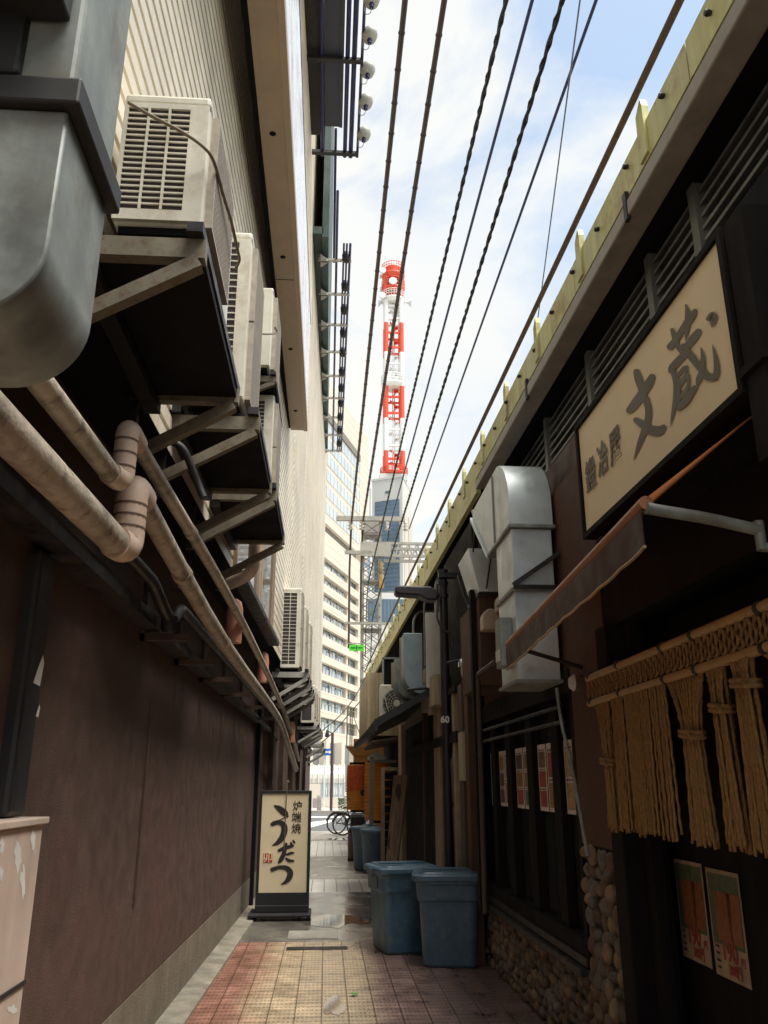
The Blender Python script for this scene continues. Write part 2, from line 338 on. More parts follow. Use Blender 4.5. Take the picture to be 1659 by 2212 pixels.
# ================================================================ ground
def sheet(name, pts, z, m, label=None, cat=None, kind='structure'):
    mb = MB(); mb.add([(x, y, z) for x, y in pts], [tuple(range(len(pts)))])
    o = mb.build(name, m); tag(o, label, cat, None, kind); return o
def tile_mat():
    m = bpy.data.materials.new('alley_tiles'); m.use_nodes = True; t = m.node_tree; t.nodes.clear(); L = t.links.new
    def n(ty, **k):
        a = t.nodes.new(ty)
        for q, v in k.items(): setattr(a, q, v)
        return a
    o = n('ShaderNodeOutputMaterial'); b = n('ShaderNodeBsdfPrincipled'); L(b.outputs[0], o.inputs[0])
    g = n('ShaderNodeNewGeometry'); mp = n('ShaderNodeMapping'); mp.inputs['Rotation'].default_value = (0, 0, R(90)); L(g.outputs['Position'], mp.inputs[0])
    br = n('ShaderNodeTexBrick'); br.inputs['Scale'].default_value = 1; br.inputs['Brick Width'].default_value = .40; br.inputs['Row Height'].default_value = .195
    br.inputs['Mortar Size'].default_value = .006; br.inputs['Mortar Smooth'].default_value = .3; br.offset = 0.5
    br.inputs['Color1'].default_value = (.85, .85, .85, 1); br.inputs['Color2'].default_value = (1.1, 1.1, 1.1, 1); br.inputs['Mortar'].default_value = (.35, .33, .3, 1)
    L(mp.outputs[0], br.inputs['Vector'])
    # small ribs moulded across each tile
    sp = n('ShaderNodeSeparateXYZ'); L(g.outputs['Position'], sp.inputs[0])
    def wave(sock, per):
        q = n('ShaderNodeMath', operation='MULTIPLY'); q.inputs[1].default_value = 2*math.pi/per; L(sock, q.inputs[0])
        q2 = n('ShaderNodeMath', operation='SINE'); L(q.outputs[0], q2.inputs[0]); return q2.outputs[0]
    wy = wave(sp.outputs[1], .10); wx = wave(sp.outputs[0], .033)
    hh = n('ShaderNodeMath', operation='MULTIPLY_ADD'); L(wx, hh.inputs[0]); hh.inputs[1].default_value = .5; L(wy, hh.inputs[2])
    rb = n('ShaderNodeMapRange'); rb.inputs[1].default_value = -1.3; rb.inputs[2].default_value = 0; rb.inputs[3].default_value = .56; rb.inputs[4].default_value = 1; L(hh.outputs[0], rb.inputs[0])
    # colour of the glaze: reddish on the left, sand in the middle, plum on the right
    nz = n('ShaderNodeTexNoise'); nz.inputs['Scale'].default_value = 1.3; nz.inputs['Detail'].default_value = 4; L(g.outputs['Position'], nz.inputs['Vector'])
    xa = n('ShaderNodeMath', operation='MULTIPLY_ADD'); L(nz.outputs['Fac'], xa.inputs[0]); xa.inputs[1].default_value = .55; L(sp.outputs[0], xa.inputs[2])
    ramp = n('ShaderNodeValToRGB'); e = ramp.color_ramp.elements
    mr = n('ShaderNodeMapRange'); mr.inputs[1].default_value = -1.0; mr.inputs[2].default_value = 2.0; L(xa.outputs[0], mr.inputs[0]); L(mr.outputs[0], ramp.inputs[0])
    e[0].position = .03; e[0].color = (.33, .27, .19, 1); e[1].position = .98; e[1].color = (.22, .15, .13, 1)
    for p, c in ((.09, (.32, .15, .105, 1)), (.20, (.36, .175, .12, 1)), (.29, (.64, .48, .305, 1)), (.53, (.62, .465, .30, 1)), (.59, (.30, .19, .165, 1))):
        q = e.new(p); q.color = c
    m1 = n('ShaderNodeVectorMath', operation='MULTIPLY'); L(ramp.outputs[0], m1.inputs[0]); L(br.outputs['Color'], m1.inputs[1])
    m2 = n('ShaderNodeVectorMath', operation='SCALE'); L(m1.outputs[0], m2.inputs[0]); L(rb.outputs[0], m2.inputs['Scale'])
    n3 = n('ShaderNodeTexNoise'); n3.inputs['Scale'].default_value = 4.5; n3.inputs['Detail'].default_value = 8; n3.inputs['Roughness'].default_value = .7; L(g.outputs['Position'], n3.inputs['Vector'])
    m3r = n('ShaderNodeMapRange'); m3r.inputs[1].default_value = .35; m3r.inputs[2].default_value = .68; m3r.inputs[3].default_value = .62; m3r.inputs[4].default_value = 1.18; L(n3.outputs['Fac'], m3r.inputs[0])
    m3 = n('ShaderNodeVectorMath', operation='SCALE'); L(m2.outputs[0], m3.inputs[0]); L(m3r.outputs[0], m3.inputs['Scale']); L(m3.outputs[0], b.inputs['Base Color'])
    rr = n('ShaderNodeMapRange'); rr.inputs[1].default_value = .3; rr.inputs[2].default_value = .65; rr.inputs[3].default_value = .14; rr.inputs[4].default_value = .55; L(n3.outputs['Fac'], rr.inputs[0]); L(rr.outputs[0], b.inputs['Roughness'])
    hb = n('ShaderNodeMath', operation='MULTIPLY'); L(rb.outputs[0], hb.inputs[0]); L(br.outputs['Color'], hb.inputs[1])
    bp = n('ShaderNodeBump'); bp.inputs['Strength'].default_value = .6; bp.inputs['Distance'].default_value = .006; L(hb.outputs[0], bp.inputs['Height']); L(bp.outputs[0], b.inputs['Normal'])
    return m
def strip_mat():
    m = mat('pale_paving', (.76, .72, .65), .5, var=.12, scale=5)
    t = m.node_tree; L = t.links.new; b = next(n for n in t.nodes if n.type == 'BSDF_PRINCIPLED')
    src = b.inputs['Base Color'].links[0].from_socket
    br = t.nodes.new('ShaderNodeTexBrick'); br.inputs['Scale'].default_value = 1; br.inputs['Brick Width'].default_value = 2.2; br.inputs['Row Height'].default_value = .2; br.inputs['Mortar Size'].default_value = .01
    br.inputs['Color1'].default_value = (1, 1, 1, 1); br.inputs['Color2'].default_value = (.9, .9, .9, 1); br.inputs['Mortar'].default_value = (.45, .43, .4, 1)
    g = t.nodes.new('ShaderNodeNewGeometry'); mp = t.nodes.new('ShaderNodeMapping'); mp.inputs['Rotation'].default_value = (0, 0, R(90)); L(g.outputs['Position'], mp.inputs[0]); L(mp.outputs[0], br.inputs['Vector'])
    mx = t.nodes.new('ShaderNodeVectorMath'); mx.operation = 'MULTIPLY'; L(src, mx.inputs[0]); L(br.outputs['Color'], mx.inputs[1]); L(mx.outputs[0], b.inputs['Base Color'])
    return m
tile_m, strip_m = tile_mat(), strip_mat()
sheet('ground', [(-600, -60), (600, -60), (600, 1500), (-600, 1500)], -.03, conc_m)
sheet('alley_paving', [(-1.4, -6), (2.4, -6), (2.4, 9.75), (-1.2, 9.75)], 0.0, tile_m)
wet_m = mat('wet_concrete', (.20, .18, .15), .16, var=.4, scale=1.6, bump=.06, bscale=30, dirt=(.09, .08, .065), dirt_amt=.6, dscale=2.2, rvar=.15)
sheet('concrete_path', [(-1.2, 9.75), (2.4, 9.75), (2.4, 13.9), (-1.1, 13.9)], .001, wet_m)
sheet('pale_path', [(-1.1, 13.9), (2.4, 13.9), (2.4, 15.7), (-1.05, 15.7)], .001, strip_m)
sheet('concrete_path', [(-1.05, 15.7), (2.4, 15.7), (2.4, 20.5), (-.95, 20.5)], .001, conc_m)
sheet('pale_path', [(-.95, 20.5), (2.4, 20.5), (2.4, 25.7), (-.8, 25.7)], .001, strip_m)
sheet('concrete_path', [(-40, 25.7), (40, 25.7), (40, 31), (-40, 31)], .001, conc_m)
sheet('road', [(-200, 31), (200, 31), (200, 48.7), (-200, 48.7)], -.01, asph_m)
def mark(px): sheet('road_marking', [tuple(onZ(u, v, -.006)[:2]) for u, v in px], -.006, mark_m)
mark([(672, 1776), (716, 1771), (716, 1775), (672, 1787)])
mark([(660, 1764), (760, 1764), (760, 1766), (660, 1766)])
mb = MB(); mb.box(-200, 200, 48.7, 49.0, -.02, .13); mb.build('kerb', conc_m)['kind'] = 'structure'
mb = MB(); mb.box(-200, 200, 49.0, 130, -.02, .12); mb.build('pavement', mat('far_pavement', (.42, .39, .34), .7, var=.1))['kind'] = 'structure'
# gutter edge along the left wall
mb = MB()
for k in range(24):
    y0 = 1.0+k*.8
    mb.hexa([(LX(y0, -1.34), y0, -.02), (LX(y0, -1.10), y0, -.02), (LX(y0+.79, -1.10), y0+.79, -.02), (LX(y0+.79, -1.34), y0+.79, -.02),
             (LX(y0, -1.34), y0, .035), (LX(y0, -1.10), y0, .02), (LX(y0+.79, -1.10), y0+.79, .02), (LX(y0+.79, -1.34), y0+.79, .035)])
mb.build('kerb', mat('gutter_concrete', (.24, .215, .165), .7, var=.3, scale=5, dirt=(.12, .11, .07), dirt_amt=.6, dscale=4, bump=.2, bscale=50), bevel=.006)['kind'] = 'structure'
def blob(name, cu, cv, ru, rv, z, m, label, seed, cat='puddle'):
    rnd = random.Random(seed); pts = []
    ph = [rnd.uniform(0, 6.28) for _ in range(4)]
    for k in range(90):
        a = 2*math.pi*k/90; q = 1+.16*math.sin(2*a+ph[0])+.13*math.sin(3*a+ph[1])+.08*math.sin(5*a+ph[2])+.05*math.sin(9*a+ph[3])+.03*math.sin(14*a+ph[1])
        p = onZ(cu+math.cos(a)*ru*q, cv+math.sin(a)*rv*q, z); pts.append((p.x, p.y))
    return sheet(name, pts, z, m, label, cat, None)
blob('puddle', 706, 1988, 58, 16, .004, puddle_m, 'broad bright puddle on the concrete between the standing sign and the bins', 3)
blob('puddle', 780, 1987, 26, 7, .006, puddle_m, 'small puddle lying close to the left side of the rear bin', 5)
blob('puddle', 722, 2172, 20, 24, .003, film_m, 'ragged bright puddle on the ribbed tiles nearest the viewer', 8)
blob('puddle', 735, 1812, 24, 2.5, .006, puddle_m, 'thin wet patch in front of the parked bicycles', 11)
# iron covers and loose slabs
mb = MB(); a = onZ(620, 2030, 0); mb.box(a.x, a.x+.55, a.y, a.y+.5, -.01, .012); tag(mb.build('paving_slab', conc_m, bevel=.005), 'loose grey concrete slab at the end of the tiles before the puddle', 'slab')
a = onZ(618, 2052, 0); mb = MB(); mb.box(a.x, a.x+.62, a.y-.02, a.y+.12, -.01, .008); tag(mb.build('drain_cover', dsteel_m, bevel=.003), 'dark narrow drain strip set in the tiles in front of the loose slab', 'drain cover')
mb = MB(); a = onZ(762, 2150, .008); mb.add([a+Vector(p) for p in ((0,-.03,.012),(.035,-.01,.004),(.04,.03,.014),(.0,.045,.003),(-.03,.015,.012))], [(0,1,2,3,4)]); tag(mb.build('leaf', mat('fresh_leaf', (.08, .35, .05), .5)), 'single green leaf lying by the nearest puddle', 'leaf')

# ================================================================ left building
lb = thing('department_building', 'tall cream ribbed metal clad building above a brown rendered ground floor on the left', 'building', (-1.3, 12, 0))
YE = 31.0
def lstrip(mb, a, b, y0, y1, z0, z1):  # box between planes X=a+LB*y and X=b+LB*y
    return mb.box(a, b, y0, y1, z0, z1, LB)
mb = MB(); lstrip(mb, -1.75, -1.29, -6, YE, .38, 3.3); mb.build('lower_wall', brown_m, lb)
mb = MB(); lstrip(mb, -1.75, -1.288, -6, YE, -.02, .372); mb.build('plinth', plinth_m, lb); mb = MB(); lstrip(mb, -1.75, -1.31, -6, YE, .373, .379); mb.build('joint_groove', dark_m, lb)
mb = MB(); lstrip(mb, -1.75, -.99, -6, YE, 3.3, 3.36); mb.build('soffit', dark_m, lb)
# ribbed siding: horizontal boards with deep shadow grooves
mb = MB(); mb2 = MB(); PIT = .115; prof = []
z = 3.25
while z < 34:
    prof += [(0.0, z), (0.0, z+PIT*.68), (-.045, z+PIT*.70), (-.045, z+PIT*.97)]; z += PIT
vs = []; n = len(prof)
for y in (-6, YE): vs += [(LX(y)+dx, y, zz) for dx, zz in prof]
mb.add(vs, [(i, i+1, n+i+1, n+i) for i in range(n-1)])
mb.quad((LX(YE), YE, 3.25), (LX(YE)-3, YE, 3.25), (LX(YE)-3, YE, 34), (LX(YE), YE, 34))
mb.build('siding', siding_m, lb)
# rear bulk of the building (closes it)
mb = MB(); lstrip(mb, -6, -1.8, -6, YE-.02, 0, 33.9); mb.build('rear_bulk', siding_m, lb)
# vertical joints of the siding
mb = MB()
for y in (9.4, 13.0, 16.6, 20.2, 23.8, 27.4): lstrip(mb, -.952, -.945, y, y+.03, 3.3, 33)
mb.build('joint_strip', siding_m, lb)
# windows low in the siding
for wy0, wy1 in ((6.6, 8.4), (8.55, 10.1)):
    fr = MB(); lstrip(fr, -.96, -.915, wy0, wy1, 3.24, 3.32); lstrip(fr, -.96, -.915, wy0, wy1, 4.72, 4.80)
    lstrip(fr, -.96, -.915, wy0, wy0+.07, 3.32, 4.72); lstrip(fr, -.96, -.915, wy1-.07, wy1, 3.32, 4.72)
    f = fr.build('window', fascia_m, lb)
    p = MB(); lstrip(p, -.958, -.944, wy0+.07, wy1-.07, 3.32, 4.72); p.build('pane', glass_m, f)
    s = MB(); lstrip(s, -.96, -.84, wy0-.05, wy1+.05, 3.19, 3.238); s.build('sill', dsteel_m, f)
# vertical dark cover strip and doorway end on the lower wall
mb = MB(); lstrip(mb, -1.30, -1.24, 12.3, 12.42, .0, 3.3); mb.build('cover_strip', dark_m, lb)
for y in (14.2, 16.5, 19.4, 22.5, 25.6):
    mb = MB(); lstrip(mb, -1.30, -1.20, y, y+.09, 0, 3.2); mb.build('cover_strip', wood2_m, lb)
mb = MB(); lstrip(mb, -1.29, -1.275, 5.6, 5.64, .9, 2.1); mb.build('stain_rib', brown_m, lb)
# the big signboard on the siding: brown underside, white face
sg = thing('wall_signboard', 'long white signboard with a brown underside fixed high on the cream siding', 'signboard', (-.6, 7, 6.75))
mb = MB(); mb.box(-.66, -.46, -4, 11.7, 6.75, 6.80); mb.build('underside', fascia_m, sg)
mb = MB(); mb.box(-.71, -.662, -4, 11.68, 6.77, 8.6); mb.build('shadow_gap_plate', dark_m, sg)  # black plate added to draw the dark shadow gap between siding and sign
for y in (0.5, 3.5, 6.5, 9.5, 11.5): mb = MB(); mb.box(-.98, -.711, y, y+.06, 8.2, 8.3); mb.build('wall_bracket', dsteel_m, sg)
mb = MB(); mb.box(-.46, -.40, -4, 11.7, 6.73, 6.86); mb.build('bottom_trim', fascia_m, sg, bevel=.01)
mb = MB(); mb.box(-.661, -.41, -4, 11.69, 6.80, 8.60); mb.build('panel', white_m, sg)
mb = MB(); mb.box(-.72, -.405, -4, 11.70, 8.602, 8.66); mb.build('top_trim', dsteel_m, sg)
mb = MB()
for y in (3.9, 5.6, 7.3, 9.2, 11.0): mb.lathe((-.56, y, 6.735), [(.012, 0), (.03, .015)], 8)
mb.build('drain_hole', dark_m, sg)
mb = MB(); mb.box(-.655, -.462, 7.7, 7.705, 6.745, 6.80); mb.build('seam', dsteel_m, sg)

# ---------------------------------------------------------------- floodlight rack (upper) and light rail rack (lower)
def round_lamp(root_name, label, c, r, group):
    t = thing(root_name, label, 'floodlight', c, group); c = Vector(c)
    mb = MB(); mb.lathe(c, [(r*.35, -r*.95), (r*.75, -r*.75), (r*.98, -r*.1), (r, r*.15), (r*.93, r*.5)], 16); mb.build('housing', lamp_m, t)
    mb = MB(); mb.lathe(c, [(r*.9, r*.5), (r*.6, r*.66), (.005, r*.72)], 16); mb.build('lens', lamp_m, t)
    mb = MB(); mb.lathe(c+Vector((0, -.03, -r*1.5)), [(r*.26, 0), (r*.3, r*.7)], 10); mb.build('gland', navy_m, t)
    mb = MB(); mb.tube(smooth_path([c+Vector(p) for p in ((0,-.03,-r*1.5),(-r*.15,0,-r*2.1),(-r*.6,.0,-r*2.3),(-r*.8,0,-r*1.7),(-r*.7,0,-r*.8))]), .008, 6); mb.build('cable', lamp_m, t)
    return t
rk = thing('floodlight_rack', 'dark sign box with blue pipe rails and bracket arms high on the left wall', 'sign rack', (-.1, 12, 15))
mb = MB(); mb.box(-.85, -.36, 3, 14.6, 15.05, 15.2); mb.build('back_beam', dsteel_m, rk)
mb = MB(); mb.box(-.33, -.02, 3, 14.3, 15.02, 15.6); mb.box(-.02, .05, 3, 14.3, 15.0, 15.1); mb.build('sign_box', mat('dark_sign_box', (.035, .04, .055), .5), rk)
for x, r in ((-.38, .04), (.12, .045), (.25, .05), (.40, .03)):
    mb = MB(); mb.tube([(x, 3, 15.0), (x, 15.15, 15.0)], r, 10); mb.build('rail', navy_m, rk)
for y in (5.0, 7.5, 10.0, 12.5, 15.0):
    mb = MB(); mb.beam((-.75, y, 14.95), (.42, y, 14.95), .10, .07); mb.build('arm', dsteel_m, rk)
mb = MB(); mb.box(-.12, -.06, 14.4, 19.2, 15.02, 15.08); mb.build('end_pole', navy_m, rk)
for i, y in enumerate((14.45, 13.55, 12.75, 11.95, 11.2)):
    round_lamp('floodlight', ['grey round floodlight lowest in the row on the upper rack', 'grey round floodlight second from the bottom of the upper rack row', 'grey round floodlight third from the bottom, just below the upper bracket arm', 'grey round floodlight just above the upper bracket arm of the rack', 'grey round floodlight cut by the top edge of the view'][i], (.52, y, 15.0), .155, 'floodlights on the upper rack')
rk2 = thing('light_rail_rack', 'ladder like rack of thin rails on white gusset brackets far along the left wall', 'sign rack', (-.1, 23, 13.6))
mb = MB(); mb.box(-.62, -.34, 16.2, 29.3, 13.70, 13.9); mb.box(-.36, -.21, 16.2, 29.0, 13.62, 24); mb.build('sign_board', mat('dark_green_board', (.02, .05, .045), .5, dirt=(.10, .10, .09), dirt_amt=.6), rk2)
for x, r in ((-.02, .03), (.15, .024), (.22, .024), (.30, .03)):
    mb = MB(); mb.tube([(x, 14.6 if x < 0 else 16.4, 13.6), (x, 29.2, 13.6)], r, 8); mb.build('rail', navy_m, rk2)
ys = [17, 18.45, 19.95, 21.45, 22.95, 24.5, 26.0, 27.5, 29.0]
for y in ys:
    mb = MB(); mb.beam((-.45, y, 13.56), (.34, y, 13.56), .06, .06); mb.prism([(-.40, y-.02), (-.40, y+.24), (-.18, y-.02)], 'z', 13.50, 13.56)
    mb.prism([(-.40, y+.02), (-.40, y-.24), (-.18, y+.02)], 'z', 13.50, 13.559); mb.build('bracket_arm', lat_m, rk2)
for i, y in enumerate((16.9, 18.1, 19.2, 20.4, 21.5, 22.7, 23.8, 24.9, 26.0, 27.1, 28.3)):
    t = thing('spot_lamp', 'small black lamp clamped between the thin rails of the ladder like rack', 'spot lamp', (.22, y, 13.6), 'small lamps on the lower rack')
    mb = MB(); mb.lathe((.22, y, 13.45), [(.06, 0), (.10, .05), (.11, .2), (.07, .27)], 10); mb.build('housing', black_m, t)
    mb = MB(); mb.box(.12, .33, y-.03, y+.03, 13.62, 13.65); mb.build('clamp', dsteel_m, t)
# ---------------------------------------------------------------- galvanised duct, near left
du = thing('exhaust_duct', 'big grey sheet metal exhaust duct with black flange and rounded elbow at upper left', 'duct', (-.75, 1.4, 2.3))
X0, X1, Y0, Y1 = -1.05, -.525, 1.31, 1.60
prof = [(X0, 2.835), (X1, 2.835), (X1, 2.53)] + [(X1-.15+.15*math.cos(a), 2.53+.15*math.sin(a)) for a in [-math.pi/2*k/14 for k in range(1, 15)]] + [(X0, 2.38)]
mb = MB(); mb.prism(prof, 'y', Y0, Y1); o = mb.build('elbow', galvd_m, du, bevel=.006, seg=2)
for p_ in o.data.polygons: p_.use_smooth = True
o.data.set_sharp_from_angle(angle=R(35))
mb = MB(); mb.box(X0, X1+.025, Y0-.02, Y1+.02, 2.837, 2.90); mb.build('flange', black_m, du, bevel=.006)
mb = MB(); mb.box(X0+.3, X1+.002, Y0+.002, Y1-.002, 2.902, 7.0); mb.build('riser', galvd_m, du, bevel=.01, seg=2)
mb = MB(); mb.box(X0, X1-.02, Y0-.12, Y0-.002, 3.05, 5.2); mb.box(X0, X1-.10, Y0-.02, Y1, 2.905, 5.2); mb.build('fan_box', black_m, du, bevel=.008)
# ---------------------------------------------------------------- drain pipes
def bands(mb, pts, r, at):
    for p, d in at: 
        p = Vector(p); d = Vector(d).normalized(); mb.tube([p-d*.006, p+d*.006], r, 14)
    return mb
def drain_pipe(label, low, yj, zl, zu, x, r, far, y0):
    t = thing('drain_pipe', label, 'pipe', (x, yj, zl), 'drain pipes under the outdoor units')
    # near, low run
    x0 = x-.02
    mb = MB(); mb.tube([(x0, y0, zl-.06), (x0, yj-.09, zl)], r, 16); mb.build('lower_run', pipe_m, t)
    # vertical jog with two elbows
    mb = MB(); pts = round_path([(x0, yj-.10, zl), (x, yj, zl), (x, yj, zu), (x, yj+.16, zu)], r*1.25, 6); mb.tube(pts, r*1.16, 16)
    jog = mb.build('elbow', elbow_m, t)
    for z in (zl+r*1.5, (zl+zu)/2, zu-r*1.5): mb = MB(); mb.tube([(x, yj, z-.004), (x, yj, z+.004)], r*1.2, 16); mb.build('seam', mat('seam_brown', (.16, .10, .08), .6), jog)
    mb = MB(); mb.tube(smooth_path([(x, yj+.15, zu)]+far, 4), r*.86, 14); mb.build('upper_run', pipe_m, t)
    up_ = smooth_path([(x, yj+.15, zu)]+far, 4)
    for k in (2, 4):
        d_ = (up_[k+1]-up_[k]).normalized()*.035; mb = MB(); mb.tube([up_[k]-d_, up_[k]+d_], r*.97, 14); mb.build('coupling', pipe_m, t)
    return t
drain_pipe('upper thick grimy pipe with a pinkish elbow jogging up under the units', 0, 2.93, 2.66, 2.88, -.78, .037, [(-.70, 6, 2.82), (-.66, 11, 2.68), (-.62, 15, 2.40), (-.58, 18, 2.05)], .9)
drain_pipe('lower thick grimy pipe with a tan elbow, nearest the brown wall', 0, 3.17, 2.47, 2.73, -.80, .055, [(-.76, 6, 2.56), (-.68, 11.6, 2.45), (-.63, 14.5, 2.12), (-.6, 17, 1.85)], .9)
t = thing('drain_pipe', 'slim black pipe with a drop elbow below the two grimy pipes', 'pipe', (-1.05, 5, 2.3))
mb = MB(); mb.tube(round_path([(-1.06, 2.2, 2.70), (-1.0, 4.6, 2.68), (-.98, 4.95, 2.56), (-.98, 5.2, 2.56), (-.97, 5.35, 2.68), (-.85, 12, 2.62)], .1), .036, 12); mb.build('run', dsteel_m, t)
mb = MB(); mb.lathe((-.98, 5.08, 2.47), [(.03, 0), (.05, .02), (.05, .10)], 12); mb.build('trap', black_m, t)
t = thing('cable_tray', 'dark straight steel cable tray running low along the brown wall', 'cable tray', (-1.2, 8, 2.2))
mb = MB(); mb.hexa([(-1.26, 2.0, 2.54), (-1.10, 2.0, 2.54), (-.90, 16, 2.36), (-1.0, 16, 2.36), (-1.26, 2.0, 2.61), (-1.10, 2.0, 2.61), (-.90, 16, 2.43), (-1.0, 16, 2.43)]); mb.build('tray', dsteel_m, t)
for y in (5.2, 6.3, 7.4, 8.7, 10.2, 12):
    mb = MB(); mb.beam((LX(y, -1.29), y, 2.46), (LX(y, -1.0), y, 2.46), .05, .04); mb.beam((LX(y, -1.285), y, 2.44), (LX(y, -1.285), y, 2.8), .05, .05); mb.beam((LX(y, -1.29), y, 2.8), (LX(y, -1.08), y, 2.8), .05, .05); mb.build('hanger', wood2_m, t)
for i, (u, v, X, Y) in enumerate(((512, 1335, -.72, 6.6), (572, 1437, -.66, 9.7), (632, 1578, -.58, 14.8))):
    p = onY(u, v, Y); mb = MB(); mb.lathe((p.x-.02, Y, p.z-.2), [(.062, 0), (.066, .03), (.066, .26), (.05, .33), (.015, .355)], 14)
    tag(mb.build('vent_stub', cap_m), ['salmon capped vent stub nearest the viewer behind the grimy pipes', 'salmon capped vent stub in the middle behind the grimy pipes', 'salmon capped vent stub farthest along the pipes'][i], 'vent stub', 'salmon vent stubs')
# dark vertical downpipe on the lower wall with torn sticker
t = thing('downpipe', 'square black downpipe on the brown wall at the left edge, with torn stickers', 'downpipe', (-1.2, 3.6, 0))
mb = MB(); mb.box(-1.26, -1.16, 3.29, 3.48, 1.478, 2.5); mb.build('pipe', black_m, t, bevel=.02)
for u, v, s in ((84, 1456, 1.0), (82, 1539, .4)):
    mb = MB(); p = onX(u, v, -1.157); mb.add([p+Vector((0, dy*s, dz*s)) for dy, dz in ((-.05, -.04), (.03, -.045), (.045, .05), (.02, .08), (-.02, .02))], [(0,1,2,3,4)]); mb.build('torn_sticker', paper_m, t)
# cabinet at lower left
t = thing('electrical_cabinet', 'pinkish beige metal cabinet with scraps of torn stickers in the lower left corner', 'cabinet', (-1.2, 3.0, 0))
mb = MB(); mb.box(-1.26, -1.09, 2.3, 3.49, 0, 1.45); mb.build('casing', cab_m, t, bevel=.008)
mb = MB(); mb.box(-1.27, -1.075, 2.28, 3.51, 1.45, 1.475); mb.build('top', cab_m, t, bevel=.004)
mb = MB(); mb.box(-1.092, -1.084, 2.3, 3.488, .90, .915); mb.build('seam', dsteel_m, t)
rnd = random.Random(4)
for u, v, a, b in ((72, 1818, 7, 30), (38, 1845, 9, 40), (50, 1910, 7, 42), (4, 1830, 6, 24), (3, 1890, 5, 20), (28, 2180, 12, 10)):
    n = 15; mb = MB(); mb.add([onX(u+math.cos(6.283*k/n)*a*rnd.uniform(.35, 1.15), v+math.sin(6.283*k/n)*b*rnd.uniform(.5, 1.15), -1.0892) for k in range(n)], [tuple(range(n))]); mb.build('torn_sticker', paper_m, t)
# ---------------------------------------------------------------- outdoor air-conditioning units
def make_ac(label, W, Ln, H, cols, rows, group='air conditioning units on the left wall', fans=1, proud=0.0):
    """origin: bottom centre; local x = out from the wall, y = along it; near end is -y, fan face is +x"""
    t = thing('ac_unit', label, 'air conditioner', (0, 0, 0), group)
    x0, x1, y0, y1 = -W/2, W/2, -Ln/2, Ln/2; th = .02
    mb = MB(); mb.box(x0, x1, y0+.012, y1, .03, H-.03); mb.build('casing', acw_m, t, bevel=.022, seg=3)
    mb = MB(); mb.box(x0-.004, x1+.004, y0+.004, y1+.004, H-.05, H); mb.build('lid', acw_m, t, bevel=.015, seg=2)
    mb = MB(); mb.box(x0+.02, x1-.02, y0+.03, y1-.03, .0, .032); mb.build('base_pan', dark_m, t)
    for yy in (y0+.10, y1-.16): mb = MB(); mb.box(x0+.03, x1-.01, yy, yy+.06, -.065, -.001); mb.build('foot', dark_m, t)
    # near end grille : frame + bars over dark fins
    gx0, gx1, gz0, gz1 = x0+.018, x1-W*.22, .085, H-.075
    mb = MB(); mb.box(gx0, gx1, y0+.006, y0+.0115, gz0, gz1); mb.build('fins', fin_m, t)
    mb = MB(); b = .008
    mb.box(x0+.002, gx0, y0-.004, y0+.012, .04, H-.052); mb.box(gx1, x1-.002, y0-.004, y0+.012, .04, H-.052)
    mb.box(gx0, gx1, y0-.004, y0+.012, .04, gz0); mb.box(gx0, gx1, y0-.004, y0+.012, gz1, H-.052)
    for c in range(1, cols): 
        xx = gx0+(gx1-gx0)*c/cols; mb.box(xx-.0045*(W/.3), xx+.0045*(W/.3), y0-.005, y0+.004, gz0, gz1)
    for r_ in range(1, rows):
        zz = gz0+(gz1-gz0)*r_/rows; mb.box(gx0, gx1, y0-.003, y0+.003, zz-.0032, zz+.0032)
    mb.build('side_grille', acw_m, t)
    # fan faces
    fh = (H-.1)/fans
    for k in range(fans):
        zc = .06+fh*(k+.5); rr = min(fh, Ln*.66)*.46; yc = -Ln*.10
        mb = MB(); mb.lathe((x1-.004, yc, zc), [(rr*.98, 0), (rr*.98, .006)], 28, 'x'); f = mb.build('fan_opening', fin_m, t)
        mb = MB(); fx = x1+.028
        mb.box(x1, x1+.03, yc-rr*1.10, yc-rr*1.02, zc-rr*1.06, zc+rr*1.06); mb.box(x1, x1+.03, yc+rr*1.02, yc+rr*1.10, zc-rr*1.06, zc+rr*1.06)
        mb.box(x1, x1+.03, yc-rr*1.02, yc+rr*1.02, zc+rr*.99, zc+rr*1.06); mb.box(x1, x1+.03, yc-rr*1.02, yc+rr*1.02, zc-rr*1.06, zc-rr*.99)
        nb = 22
        for j in range(nb):
            zz = zc-rr*.97+2*rr*.97*(j+.5)/nb; mb.box(fx-.006, fx+.002, yc-rr*1.03, yc+rr*1.03, zz-.006, zz+.004)
        mb.build('fan_grille', mat('weathered_grille', (.40, .34, .27), .5, var=.2, scale=20), t)
    mb = MB(); mb.box(x1-.10, x1+.003, y1-.22, y1-.06, H*.1, H*.55); mb.build('service_cover', acw_m, t, bevel=.01)
    return t
